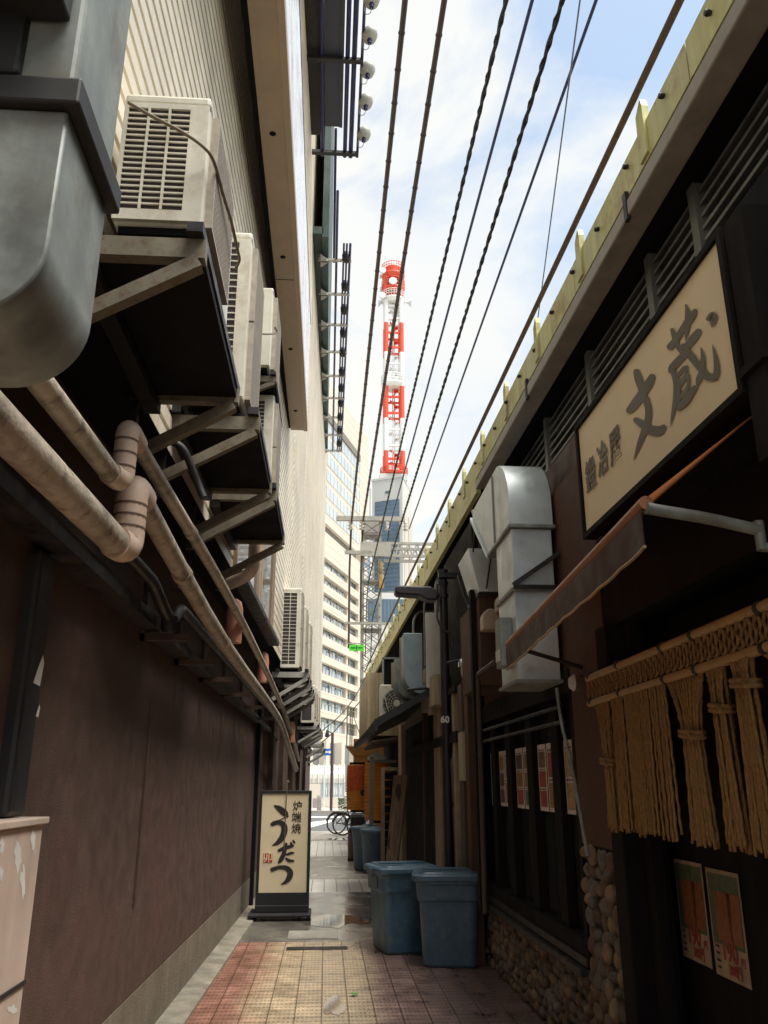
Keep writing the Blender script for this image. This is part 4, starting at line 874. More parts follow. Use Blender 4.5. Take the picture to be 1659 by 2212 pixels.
mb = MB(); mb.lathe((1.45, 8.655, 2.0), [(.04, -.012), (.045, 0)], 14, 'y'); mb.build('dial', dark_m, t)
mb = MB(); mb.box(1.41, 1.47, 8.652, 8.659, 1.78, 1.87); mb.build('label_plate', fascia_m, t)
t = thing('drain_pipe', 'grey downpipe with a bent top beside the dark lamp post', 'pipe')
t.location = (1.40, 9.55, 0); WL[t.name] = Vector(t.location)
mb = MB(); mb.tube(round_path([(1.46, 9.55, 0), (1.42, 9.55, 1.86), (1.42, 9.95, 1.9), (1.46, 10.9, 1.9)], .12), .045, 12); mb.build('run', mat('plum_pipe', (.12, .115, .13), .5), t)
mb = MB(); 
for z in (.7, 1.35): mb.tube([(1.44, 9.55, z), (1.44, 9.55, z+.05)], .056, 12)
mb.build('collar', dsteel_m, t)
# black pent roof
pr = thing('pent_roof', 'black tiled pent roof over a back house door', 'roof', (1.0, 13, 2.2))
mb = MB(); mb.hexa([(.60, 10.6, 2.28), (.50, 15.0, 2.22), (1.55, 15.0, 2.72), (1.55, 10.6, 2.82), (.60, 10.6, 2.33), (.50, 15.0, 2.27), (1.55, 15.0, 2.80), (1.55, 10.6, 2.90)]); mb.build('slope', black_m, pr)
mb = MB()
for k in range(14):
    y = 10.7+k*.32; mb.beam((.59-.02*k/13, y, 2.345-.05*k/13), (1.5, y, 2.85-.05*k/13), .06, .03)
mb.build('tile_row', dsteel_m, pr)
mb = MB(); mb.beam((.60, 10.5, 2.27), (.50, 15.05, 2.21), .05, .09); mb.beam((.6, 10.56, 2.30), (1.55, 10.56, 2.84), .05, .08); mb.build('edge_board', dsteel_m, pr)
# street lamp post
lp = thing('lamp_post', 'dark lamp post with a long flat lamp head reaching over the alley', 'lamp post', (1.34, 9.6, 0))
PX = 1.345
mb = MB(); mb.tube([(PX, 9.6, 0), (PX, 9.6, 4.02)], .052, 14); mb.build('pole', mat('post_black', (.022, .018, .02), .45, var=.3), lp)
lm = MB(); lm.prism([(.76, 3.74), (.79, 3.715), (1.05, 3.70), (1.14, 3.65), (1.26, 3.65), (1.28, 3.76), (1.18, 3.815), (.80, 3.82), (.76, 3.80)], 'y', 9.48, 9.70); lm.build('lamp_head', mat('lamp_brown', (.035, .024, .028), .4), lp, bevel=.02)
mb = MB(); mb.tube([(1.25, 9.6, 3.72), (PX, 9.6, 3.72)], .03, 8); 
for z in (3.70, 3.86, 4.0): mb.tube([(PX, 9.6, z), (PX, 9.6, z+.04)], .066, 12)
mb.box(PX-.06, PX+.28, 9.50, 9.60, 3.93, 3.99); mb.build('clamp', dsteel_m, lp)
mb = MB(); mb.tube(smooth_path([(PX-.05, 9.54, 3.7), (PX-.09, 9.5, 3.45), (PX-.02, 9.5, 3.3), (PX+.08, 9.52, 3.25), (PX+.09, 9.52, 3.1)]), .014, 8); mb.build('cable', wireb_m, lp)
mb = MB(); put_text(mb, '60', .10, (PX-.02, 9.535, 2.28), (1,0,0), (0,0,1), bold=.004); mb.build('number', paper_m, lp)
mb = MB(); mb.tube(smooth_path([(PX, 9.7, 2.64), (1.5, 9.2, 2.5), (1.7, 8.9, 2.45)]), .02, 8); mb.build('stay', dsteel_m, lp)
# white blank panels behind the lamp post
t = thing('blank_panel', 'large blank off white board standing behind the dark lamp post', 'panel', (1.5, 10.55, 2.7))
mb = MB(); mb.box(1.24, 1.80, 10.50, 10.56, 2.74, 3.70); mb.build('board', offw_m, t, bevel=.004)
mb = MB(); mb.beam((1.24, 10.6, 2.70), (1.9, 10.6, 2.70), .05, .05); mb.tube([(1.0, 10.55, 2.72), (1.75, 10.5, 2.78)], .02, 8); mb.build('support_rail', dsteel_m, t)
mb = MB(); mb.box(1.27, 1.75, 10.62, 10.66, 2.42, 2.68); tag(mb.build('notice_board', beige_m), 'small beige board just below the large blank board', 'panel')
# curved vent ducts
for x0, x1, y0, z0, zt, lab, m in ((.985, 1.235, 10.9, 2.70, 3.50, 'blue grey curved vent duct beside the blank board', mat('blue_grey_duct', (.26, .33, .35), .45, metal=.4, var=.15, scale=6)), (.92, 1.15, 11.6, 2.70, 3.25, 'smaller beige edged curved vent duct behind the blue grey one', galvd_m)):
    t = thing('vent_duct', lab, 'duct', ((x0+x1)/2, y0, z0), 'curved vent ducts')
    r = .26; prof = [(x0, zt), (x0, z0+r)] + [(x0+r-r*math.cos(a), z0+r-r*math.sin(a)) for a in [math.pi/2*k/8 for k in range(1, 9)]] + [(x1+.12, z0), (x1+.12, z0+.1), (x1, z0+.12), (x1, zt)]
    mb = MB(); mb.prism(prof, 'y', y0, y0+.45); mb.build('body', m, t, bevel=.008)
    mb = MB(); mb.box(x0-.012, x1+.005, y0+.452, y0+.50, z0+.2, zt+.01); mb.build('edge_strip', beige_m, t)
# fan unit facing the viewer
t = thing('ac_unit', 'cream outdoor unit with a round fan facing down the alley above the pent roof', 'air conditioner', (1.2, 15, 2.6))
mb = MB(); mb.box(.93, 1.75, 15.0, 15.32, 2.62, 3.28); mb.build('casing', acw_m, t, bevel=.02, seg=3)
mb = MB(); c = Vector((1.22, 14.985, 2.95)); mb.lathe(c, [(.25, 0), (.25, .01)], 28, 'y'); f = mb.build('fan_opening', fin_m, t)
mb = MB(); mb.lathe(c+Vector((0,-.022,0)), [(.055, 0), (.06, .008)], 18, 'y')
for q in (.10, .145, .19, .235): mb.tube([c+Vector((q*math.cos(a), -.014, q*math.sin(a))) for a in [6.283*k/28 for k in range(28)]], .0035, 5, closed=True)
for k in range(14): a = 6.283*k/14; mb.tube([c+Vector((.05*math.cos(a), -.014, .05*math.sin(a))), c+Vector((.25*math.cos(a), -.010, .25*math.sin(a)))], .003, 5)
mb.build('fan_guard', acw_m, f)
mb = MB(); mb.tube([c+Vector((-.26,-.025,.27)), c+Vector((-.10,-.03,-.30))], .008, 6); mb.build('stay_wire', acw_m, t)
t = thing('dark_frame', 'small dark framed screen standing on top of the fan unit', 'screen', (1.2, 15.4, 3.3))
mb = MB(); mb.box(1.02, 1.6, 15.35, 15.40, 3.32, 3.78); mb.build('screen', dark_m, t)
mb = MB(); mb.beam((1.0, 15.34, 3.3), (1.0, 15.34, 3.8), .035, .035); mb.beam((.99, 15.34, 3.8), (1.6, 15.34, 3.8), .035, .035); mb.build('frame', galvd_m, t)
t = thing('corner_house', 'narrow house end of streaky beige sheet metal beside the fan unit', 'house', (1.2, 18, 0))
mb = MB(); mb.box(.78, 1.9, 17.0, 21, 2.5, 3.74); mb.build('upper_wall', mat('streaky_beige', (.46, .36, .22), .6, var=.2, scale=3, streak=.5), t)
mb = MB(); mb.box(1.45, 1.9, 16.5, 22, 0, 2.49); mb.build('lower_wall', wood_m, t)
mb = MB(); mb.hexa([(.86, 16.6, 2.34), (.86, 20, 2.32), (1.5, 20, 2.43), (1.5, 16.6, 2.43), (.86, 16.6, 2.38), (.86, 20, 2.36), (1.5, 20, 2.48), (1.5, 16.6, 2.48)]); mb.build('eave', wood2_m, t)
# brown box, hood and vents next to the big duct
t = thing('range_hood', 'pale tapered sheet metal hood hung on rods beside the tall shiny duct', 'hood', (1.4, 7.25, 3.2))
mb = MB(); mb.hexa([(1.34, 7.2, 3.24), (1.66, 7.2, 3.24), (1.66, 7.7, 3.24), (1.34, 7.7, 3.24), (1.25, 7.2, 3.64), (1.70, 7.2, 3.64), (1.70, 7.8, 3.64), (1.25, 7.8, 3.64)]); mb.build('hood', galv_m, t)
mb = MB(); mb.tube([(1.29, 7.18, 3.6), (1.32, 7.15, 4.0)], .008, 6); mb.tube([(1.40, 7.18, 3.26), (1.46, 7.15, 3.62)], .008, 6); mb.build('rod', dsteel_m, t)
mb = MB(); mb.beam((1.42, 7.1, 3.55), (1.30, 7.1, 3.98), .05, .05); mb.build('slanted_arm', offw_m, t)
t = thing('wall_box', 'brown boxed chimney on the wall below the tapered hood', 'wall box', (1.5, 7.4, 0))
mb = MB(); mb.box(1.34, 1.72, 7.25, 8.3, 2.42, 3.20); mb.build('box', sbrown_m, t)
mb = MB(); mb.box(1.33, 1.72, 7.23, 7.8, 3.20, 3.235); mb.build('cap', dsteel_m, t)
mb = MB(); mb.box(1.29, 1.36, 7.4, 7.5, 0.6, 3.3); mb.build('corner_post', wood_m, t)
for X, Y, Z, s, lab in ((1.40, 7.0, 2.86, 1.0, 'larger rounded tan vent cowl on the brown box'), (1.47, 6.75, 2.98, .8, 'smaller rounded tan vent cowl close to the tall shiny duct')):
    pf = [(-.075*s, 0), (.075*s, 0), (.075*s, .1*s)]+[(.075*s*math.cos(a), .1*s+.085*s*math.sin(a)) for a in [math.pi*k/8 for k in range(1, 8)]]+[(-.075*s, .1*s)]
    mb = MB(); mb.prism([(X+a, Z+b) for a, b in pf], 'y', Y, Y+.16); tag(mb.build('vent_cowl', mat('tan_cowl', (.42, .33, .24), .45, var=.12), bevel=.012), lab, 'vent', 'rounded vent cowls')
mb = MB(); mb.tube(round_path([(1.3, 6.4, 2.5), (1.3, 7.2, 2.5), (1.3, 7.25, .6)], .05), .022, 8); tag(mb.build('downpipe', wood2_m), 'thin dark downpipe beside the brown boxed chimney', 'pipe')
t = thing('security_lamp', 'silver cone lamp on a dark bracket between the lamp post and the brown box', 'lamp', (1.35, 8.4, 2.6))
c = onY(1003, 1428, 8.4); mb = MB(); mb.lathe(c+Vector((0,0,-.06)), [(.068, 0), (.06, .06), (.03, .09)], 16); mb.build('shade', chrome_m, t)
mb = MB(); mb.lathe(c+Vector((0,0,.03)), [(.03, 0), (.035, .12)], 10); mb.tube([c+Vector((0,0,.1)), c+Vector((.3,.1,.06))], .016, 8); mb.tube([c+Vector((0,0,.02)), c+Vector((-.18,.0,-.02))], .012, 8); mb.build('bracket', black_m, t)
mb = MB(); mb.lathe(c+Vector((0,0,-.16)), [(.03, 0), (.04, .05), (.04, .10)], 12); mb.build('bulb', offw_m, t)
t = thing('wall_ladder', 'short dark steel rack of bars on the wall behind the silver cone lamp', 'rack', (1.5, 8.5, 2.4))
mb = MB(); 
for x in (1.42, 1.55): mb.beam((x, 8.75, 2.3), (x, 8.75, 3.3), .03, .03)
for k in range(6): mb.beam((1.42, 8.75, 2.4+k*.17), (1.55, 8.75, 2.4+k*.17), .02, .02)
mb.build('bars', wood2_m, t)
for i, (y, x, z0, z1, r, lab) in enumerate(((8.9, 1.62, 3.0, 4.5, .022, 'thin vertical pipe under the girder, right behind the lamp post top'), (11.4, 1.50, 3.3, 4.45, .03, 'vertical pipe under the girder above the curved vent ducts'), (12.6, 1.47, 3.3, 4.43, .02, 'thin vertical pipe under the girder farther than the vent ducts'), (14.0, 1.44, 3.1, 4.42, .025, 'vertical pipe under the girder above the fan unit'))):
    mb = MB(); mb.tube(round_path([(x, y, z0), (x, y, z1-.15), (x+.1, y+.02, z1), (x+.5, y+.02, z1)], .08), r, 8); tag(mb.build('service_pipe', galvd_m if i % 2 else MATS['plum_pipe']), lab, 'pipe', 'pipes under the girder')
for i, (P_, lab) in enumerate((([(1.56, 8.0, 4.35), (1.53, 8.1, 3.95), (1.50, 8.3, 3.75), (1.52, 8.5, 3.85), (1.6, 8.6, 4.2)], 'drooping dark cable loop under the gutter end'), ([(1.58, 9.6, 4.3), (1.5, 9.3, 3.9), (1.44, 9.0, 3.8), (1.5, 8.7, 3.4), (1.58, 8.5, 3.3)], 'drooping cable from the lamp post clamp to the wall'))):
    mb = MB(); mb.tube(smooth_path(P_, 8), .012, 6); tag(mb.build('cable', black_m), lab, 'cable')
# ---------------------------------------------------------------- refuse bins
def rrect(w, d, r, z, n=5, cx=0, cy=0):
    o = []
    for sx_, sy_, a0 in ((1, 1, 0), (-1, 1, 90), (-1, -1, 180), (1, -1, 270)):
        for k in range(n+1):
            a = R(a0+90*k/n); o.append((cx+sx_*(w/2-r)+r*math.cos(a), cy+sy_*(d/2-r)+r*math.sin(a), z))
    return o
def loft(mb, rings, cap=(True, True), smooth=False):
    n = len(rings[0]); v = [p for r in rings for p in r]; f = []
    for i in range(len(rings)-1):
        for k in range(n): f.append((i*n+k, i*n+(k+1) % n, (i+1)*n+(k+1) % n, (i+1)*n+k))
    if cap[0]: f.append(tuple(range(n-1, -1, -1)))
    if cap[1]: f.append(tuple(range((len(rings)-1)*n, len(rings)*n)))
    return mb.add(v, f, smooth)
def make_bin(label):
    t = thing('refuse_bin', label, 'bin', (0,0,0), 'square blue grey refuse bins')
    mb = MB(); loft(mb, [rrect(.42, .42, .06, 0), rrect(.44, .44, .06, .02), rrect(.49, .49, .065, .56)]); mb.build('body', bin_m, t)
    mb = MB(); loft(mb, [rrect(.505, .505, .065, .56), rrect(.525, .525, .07, .575), rrect(.535, .535, .07, .70), rrect(.55, .55, .07, .715), rrect(.55, .55, .07, .735)])
    mb.build('rim_band', bin_m, t)
    mb = MB(); mb.box(-.10, .10, -.275, -.262, .60, .615); mb.box(-.10, -.085, -.275, -.262, .615, .70); mb.box(.085, .10, -.275, -.262, .615, .70); mb.build('handle', bin_m, t)
    mb = MB(); mb.box(-.275, -.262, -.10, .10, .60, .70); mb.build('handle', bin_m, t)
    mb = MB(); loft(mb, [rrect(.585, .585, .08, .737), rrect(.60, .60, .085, .75), rrect(.60, .60, .085, .785), rrect(.57, .57, .08, .80), rrect(.50, .50, .07, .802), rrect(.48, .48, .06, .815)]); l = mb.build('lid', bin_m, t)
    mb = MB(); mb.box(-.22, .22, -.045, .045, .816, .828); mb.box(-.2, -.06, -.2, -.17, .816, .822); mb.build('lid_ridge', bin_m, l, bevel=.005)
    for s in (-1, 1): mb = MB(); mb.box(s*.29-.02, s*.29+.02, -.06, .06, .72, .78); mb.build('clip', bin_m, l, bevel=.006)
    return t
b1 = make_bin('front blue grey refuse bin nearest the pebble wall, with a frame handle on its face'); place(b1, (1.19, 8.60, .004), R(-7), (1.13, 1.13, .98))
b2 = copy_tree(b1); b2['label'] = 'second blue grey refuse bin, behind and left of the front one'; place(b2, (.80, 9.25, .004), R(14), (1.12, 1.12, .985))
def make_round_bin(label):
    t = thing('round_bin', label, 'bin', (0,0,0), 'round dark blue bins')
    m = mat('dark_blue_plastic', (.05, .085, .14), .42, var=.15, scale=8)
    mb = MB(); mb.lathe((0,0,0), [(.23, 0), (.25, .03), (.29, .66), (.31, .67), (.31, .71)], 28); mb.build('body', m, t)
    mb = MB(); mb.lathe((0,0,.712), [(.325, 0), (.325, .025), (.30, .04), (.12, .055), (.10, .075), (.02, .08)], 28); mb.build('lid', bin_m, t)
    mb = MB(); mb.tube([(-.31, -.05, .55), (-.36, -.03, .56), (-.36, .03, .56), (-.31, .05, .55)], .014, 6); mb.build('handle', m, t)
    return t
r1 = make_round_bin('round dark blue bin with its lid, farther of the pair by the leaning board'); place(r1, (.84, 17.25, .004), 0, (1.1, 1.1, 1.05))
r2 = copy_tree(r1); r2['label'] = 'round dark blue bin, nearer of the pair, against the leaning board'; place(r2, (1.0, 16.75, .004), 1.0, (1.1, 1.1, 1.02))
t = thing('ashtray_stand', 'slim brown cylinder stand with a black top next to the round blue bins', 'ashtray stand', (.56, 19.2, 0))
mb = MB(); mb.lathe((.56, 19.2, .07), [(.068, 0), (.068, .5)], 16); mb.build('body', mat('stand_brown', (.16, .09, .075), .4), t)
mb = MB(); mb.lathe((.56, 19.2, .004), [(.072, 0), (.072, .064)], 16); mb.lathe((.56, 19.2, .572), [(.05, 0), (.05, .08), (.074, .085), (.074, .10)], 16); mb.build('top', black_m, t)
# leaning boards
t = thing('leaning_board', 'weathered tan board with dark oval stains leaning beside the round bins', 'board', (1.1, 14.6, 0))
def lean(a, b, c, d, th=.03): 
    a, b, c, d = map(Vector, (a, b, c, d)); n = (b-a).cross(d-a).normalized()*th; return [a, b, c, d, a+n, b+n, c+n, d+n]
p0, p1 = Vector((.98, 14.5, 0)), Vector((1.12, 14.2, 0)); q1, q0 = Vector((1.38, 14.4, 1.72)), Vector((1.17, 14.75, 1.72))
mb = MB(); vv = lean(p0, p1, q1, q0); mb.hexa([vv[0], vv[1], vv[5], vv[4], vv[3], vv[2], vv[6], vv[7]]); mb.build('board', mat('weathered_board', (.30, .205, .14), .7, var=.25, scale=5, streak=.4), t)
nn = (p1-p0).cross(q0-p0).normalized()
for fx, fz, ra, rb_ in ((.45, .83, .22, .09), (.5, .46, .22, .12), (.2, .40, .18, .08)):
    for sgn in (1, -1):
        off = nn*(-.0035) if sgn < 0 else nn*.034; mb = MB()
        mb.add([(p0.lerp(p1, fx+ra*math.cos(a))).lerp(q0.lerp(q1, fx+ra*math.cos(a)), fz+rb_*math.sin(a))+off for a in [6.283*k/16 for k in range(16)]], [tuple(range(16))]); mb.build('stain', wood2_m, t)
t = thing('shutter_door', 'narrow tan framed door with dark louvres standing behind the leaning board', 'door', (1.3, 16.2, 0))
mb = MB(); mb.box(1.02, 1.09, 16.2, 16.26, 0, 1.82); mb.box(1.02, 1.40, 16.2, 16.26, 1.82, 1.88); mb.box(1.33, 1.40, 16.2, 16.26, 0, 1.82); mb.build('frame', tan_m, t)
mb = MB()
for k in range(12): mb.box(1.09, 1.33, 16.21, 16.25, .05+k*.147, .17+k*.147)
mb.build('louvre', dark_m, t)
# grey square post with arm, lanterns
t = thing('gate_post', 'grey square post with a side arm standing in front of the big orange lanterns', 'post', (.93, 17.6, 0))
mb = MB(); mb.box(.89, .98, 17.9, 17.99, 0, 2.12); mb.build('post', gut_m, t, bevel=.006)
mb = MB(); mb.box(.98, 1.5, 17.92, 17.97, 2.0, 2.06); mb.build('arm', gut_m, t)
mb = MB(); mb.box(.84, 1.03, 17.86, 18.03, 0, .32); mb.build('foot', mat('mossy_foot', (.20, .26, .22), .7, var=.3, scale=20), t)
def lantern(label, c, r, h, patch):
    t = thing('paper_lantern', label, 'lantern', (c[0], c[1], c[2]), 'big orange paper lanterns')
    n = 16; prof = []
    for k in range(n):
        z0 = h*k/n; e = 1-.10*abs(2*(k+.5)/n-1)**3
        prof += [(r*e*.91, z0+.002), (r*e*.985, z0+h/n*.25), (r*e, z0+h/n*.5), (r*e*.985, z0+h/n*.75), (r*e*.91, z0+h/n-.002)]
    mb = MB(); mb.lathe(c, prof, 28); b = mb.build('paper_body', orange_m, t)
    mb = MB(); mb.lathe((c[0], c[1], c[2]+h), [(r*.72, 0), (r*.72, .05)], 20); mb.build('rim', wood_m, t); mb = MB(); mb.lathe((c[0], c[1], c[2]-.05), [(r*.6, 0), (r*.6, .05)], 20); mb.build('rim', wood_m, t)
    if patch:
        mb = MB(); vs = []; K = 14
        for j in range(8):
            for k in range(K+1):
                a = R(-150+120*k/K); zz = h*(.97-.075*j-(.05*(k % 2) if j == 7 else 0)); rr = r*1.02
                vs.append((c[0]+rr*math.cos(a), c[1]+rr*math.sin(a), c[2]+zz))
        mb.add(vs, [(j*(K+1)+k, j*(K+1)+k+1, (j+1)*(K+1)+k+1, (j+1)*(K+1)+k) for j in range(7) for k in range(K)]); mb.build('red_band', orange2_m, t)
        mb = MB(); mb.lathe((c[0]+r*.45, c[1]-r*.93, c[2]+h*.38), [(.07, -.02), (.07, .02)], 14, 'y'); mb.build('hole', black_m, t)
    return t
lantern('big orange ribbed lantern with a red upper band, the one by the bicycles', (.76, 21.2, .98), .28, 1.05, True)
lantern('big orange ribbed lantern behind the grey square post', (1.13, 19.3, .82), .30, 1.22, False)
mb = MB(); mb.add([onY(u, v, 18.9) for u, v in ((793, 1636), (812, 1622), (835, 1636), (830, 1642), (795, 1643))]+[onY(u, v, 19.0) for u, v in ((793, 1636), (812, 1622), (835, 1636), (830, 1642), (795, 1643))], [(0,1,2,3,4), (9,8,7,6,5), (0,5,6,1), (1,6,7,2), (2,7,8,3), (3,8,9,4), (4,9,5,0)]); tag(mb.build('white_cover', paper_m), 'white crumpled cover on top of the lantern behind the grey post', 'cover')
t = thing('ochre_column', 'ochre painted column with a flared capital above the orange lanterns', 'column', (.9, 24, 0))
c = onY(768, 1640, 24); mb = MB(); mb.box(c.x-.05, 1.6, 24, 24.4, 1.75, c.z+.55); mb.box(1.35, 1.6, 24, 24.4, 0, 1.749); mb.build('shaft', ocol_m, t)
zc = onY(768, 1632, 24).z; mb = MB(); mb.hexa([(c.x-.06, 23.95, zc), (1.62, 23.95, zc), (1.62, 24.45, zc), (c.x-.06, 24.45, zc), (c.x-.26, 23.8, zc+.24), (1.7, 23.8, zc+.24), (1.7, 24.5, zc+.24), (c.x-.26, 24.5, zc+.24)]); mb.build('capital', ocol_m, t)
mb = MB(); p = onY(750, 1600, 23.9)
for u in (749, 756, 760): q = onY(u, 1610, 23.9); mb.tube([(q.x, 23.9, zc+.2), (q.x, 23.9, zc+1.3)], .018, 6)
mb.beam((p.x+.1, 23.9, zc+1.25), (p.x+.45, 23.9, zc+.3), .02, .02); tag(mb.build('pipe_frame', beige_m), 'small frame of thin pipes standing on the ochre column', 'pipe frame')
mb = MB(); mb.hexa([(1.05, 18.2, .004), (1.40, 18.2, .004), (1.40, 18.6, .004), (1.05, 18.6, .004), (1.08, 18.2, .62), (1.40, 18.2, .62), (1.40, 18.6, .62), (1.08, 18.6, .62)]); tag(mb.build('crate', mat('dark_red_crate', (.22, .03, .03), .5)), 'dark red crate behind the grey square post', 'crate')
# ---------------------------------------------------------------- standing sign
st = thing('standing_sign', 'cream standing sign with black brush lettering in a black frame on the left', 'sign', (-.52, 11.3, 0))
SY = 11.30; q = [onY(*p, SY) for p in ((562, 1708), (677, 1708), (663, 1960), (550, 1960))]
xL, xR = (q[0].x+q[3].x)/2-.0, (q[1].x+q[2].x)/2; zT = q[0].z; print('SIGN2', xL, xR, zT, q[3].z)
mb = MB(); f = .035
mb.box(xL, xL+f, SY, SY+.16, .16, zT); mb.box(xR-f, xR, SY, SY+.16, .16, zT); mb.box(xL+f, xR-f, SY, SY+.16, zT-f, zT); mb.box(xL+f, xR-f, SY+.002, SY+.16, .16, .30); mb.build('frame', black_m, st, bevel=.004)
mb = MB(); mb.box(xL+f, xR-f, SY+.012, SY+.15, .30, zT-f); mb.build('panel', cream_m, st)
mb = MB(); mb.box(xL-.07, xR+.03, SY-.20, SY+.36, .045, .075); mb.box(xL+.0, xR-.0, SY-.02, SY+.18, .076, .16); mb.build('base', black_m, st, bevel=.008)
mb = MB()
for x in (xL-.03, xR): 
    for y in (SY-.16, SY+.32): mb.lathe((x, y, .003), [(.022, 0), (.026, .012), (.022, .04)], 10)
mb.build('foot', black_m, st)
g3 = lambda x, y: (553+x/3, 1659+y/3); SYf = SY+.012; pj2 = lambda x, y: onY(*g3(x, y), SYf); N2 = (0, -1, 0)
mb = MB()
for s in [
    [(122, 246, 14), (150, 262, 36), (186, 292, 42), (202, 312, 20)], [(200, 312, 8), (160, 334, 5), (112, 352, 14)],
    [(106, 364, 26), (145, 352, 30), (178, 368, 38), (184, 405, 42), (170, 448, 38), (140, 484, 28), (108, 500, 8)],
    [(150, 534, 20), (190, 518, 26), (238, 504, 18)], [(196, 490, 16), (184, 545, 26), (164, 590, 30), (148, 612, 14)],
    [(198, 562, 14), (225, 552, 18), (244, 550, 10)], [(196, 588, 16), (215, 600, 22), (242, 602, 14)],
    [(226, 486, 14), (234, 498, 12)], [(242, 472, 14), (250, 484, 12)],
    [(106, 658, 28), (150, 644, 24), (196, 648, 32), (222, 676, 38), (214, 712, 36), (190, 740, 22), (162, 754, 5)]]:
    stroke(mb, s, pj2, N2)
mb.build('brush_lettering', blk_ink_m, st)
mb = MB()
for ch, x, y in (('炉', 269, 250), ('端', 263, 322), ('焼', 261, 396)):
    put_text(mb, ch, .125, pj2(x, y)+Vector((0, -.003, 0)), (1,0,0), (0,0,1), bold=.0012)
mb.build('small_lettering', blk_ink_m, st)
mb = MB(); a = pj2(48, 552); b = pj2(105, 612); mb.box(a.x, b.x, SYf-.004, SYf-.001, b.z, a.z); mb.build('seal', red_ink_m, st)
mb = MB(); put_text(mb, '卯', .13, (a+b)/2+Vector((0, -.0075, 0)), (1,0,0), (0,0,1), bold=.0012); mb.build('seal_lettering', cream_m, st)
mb = MB(); c = pj2(203, 130); mb.tube(smooth_path([c+Vector((.02,-.01,.07)), c+Vector((0,-.01,.09)), c+Vector((-.004,-.012,0)), c+Vector((-.01,-.012,-.45)), c+Vector((-.015,-.012,-.75))]), .006, 6); tag(mb.build('hanging_cord', steel_m), 'thin hooked cord hanging down over the face of the standing sign', 'cord')
# ---------------------------------------------------------------- bicycles
def make_bike(label):
    t = thing('bicycle', label, 'bicycle', (0,0,0), 'bicycles parked at the end of the alley')
    for x in (-.52, .52):
        mb = MB(); mb.tube([(x+.315*math.cos(a), 0, .335+.315*math.sin(a)) for a in [6.283*k/32 for k in range(32)]], .02, 8, closed=True); wh = mb.build('wheel', black_m, t)
        mb = MB(); mb.tube([(x+.29*math.cos(a), 0, .335+.29*math.sin(a)) for a in [6.283*k/32 for k in range(32)]], .008, 6, closed=True)
        for k in range(16): a = 6.283*k/16; mb.tube([(x, .02*(-1)**k, .335), (x+.29*math.cos(a), 0, .335+.29*math.sin(a))], .0016, 4)
        mb.lathe((x, -.04, .335), [(.02, 0), (.02, .08)], 10, 'y'); mb.build('rim', chrome_m, wh)
        mb = MB(); mb.tube([(x+.35*math.cos(a), 0, .335+.35*math.sin(a)) for a in [R(20)+R(150)*k/14 for k in range(15)]], .014, 6); mb.build('mudguard', dsteel_m, t)
    mb = MB()
    for a, b in (((.52,0,.335),(.42,0,.86)), ((.43,0,.78),(-.02,0,.30)), ((-.02,0,.30),(-.17,0,.78)), ((-.02,0,.30),(-.52,0,.335)), ((-.15,0,.72),(-.52,0,.335)), ((.43,0,.70),(-.08,0,.48))): mb.tube([a, b], .016, 8)
    mb.build('frame', black_m, t)
    mb = MB(); mb.ball((-.19, 0, .82), .13, .08, .035, 12, 6); mb.tube([(-.17,0,.74), (-.18,0,.80)], .014, 6); mb.build('saddle', black_m, t)
    mb = MB(); mb.tube(smooth_path([(.22,-.27,.98), (.36,-.22,1.02), (.42,0,.98), (.36,.22,1.02), (.22,.27,.98)]), .012, 8); mb.tube([(.42,0,.84), (.42,0,.98)], .014, 6); mb.build('handlebar', chrome_m, t)
    mb = MB(); mb.box(-.72, -.28, -.07, .07, .69, .705); mb.tube([(-.52,.06,.335), (-.62,.06,.69)], .006, 5); mb.tube([(-.52,-.06,.335), (-.62,-.06,.69)], .006, 5); mb.build('carrier', dsteel_m, t)
    mb = MB(); loft(mb, [rrect(.26, .30, .03, .74, 3, .62), rrect(.33, .36, .03, .98, 3, .62)], (True, False)); mb.build('basket', dsteel_m, t)
    mb = MB(); mb.lathe((-.02, -.05, .30), [(.085, 0), (.085, .012)], 18, 'y'); mb.beam((-.02,-.07,.30), (.08,-.07,.18), .02, .015); mb.beam((-.02,.07,.30), (-.12,.07,.42), .02, .015); mb.build('crank', chrome_m, t)
    return t
k1 = make_bike('black city bicycle with its rear wheel farthest left by the road'); place(k1, (.88, 29.0, .002), R(4))
k2 = copy_tree(k1); k2['label'] = 'black city bicycle just in front, with the pale rimmed wheel'; place(k2, (1.07, 28.2, .002), R(-3))
k3 = copy_tree(k1); k3['label'] = 'black city bicycle half hidden behind the tarpaulin heap'; place(k3, (1.45, 27.6, .002), R(20))
mb = MB(); loft(mb, [rrect(.42, .5, .06, .02), rrect(.46, .52, .08, .3), rrect(.44, .5, .09, .62), rrect(.34, .4, .1, .70)]); mb.xf(Matrix.Translation((.98, 26.6, 0))); tag(mb.build('tarpaulin_heap', black_m), 'black tarpaulin covered heap between the bicycles and the lanterns', 'heap')
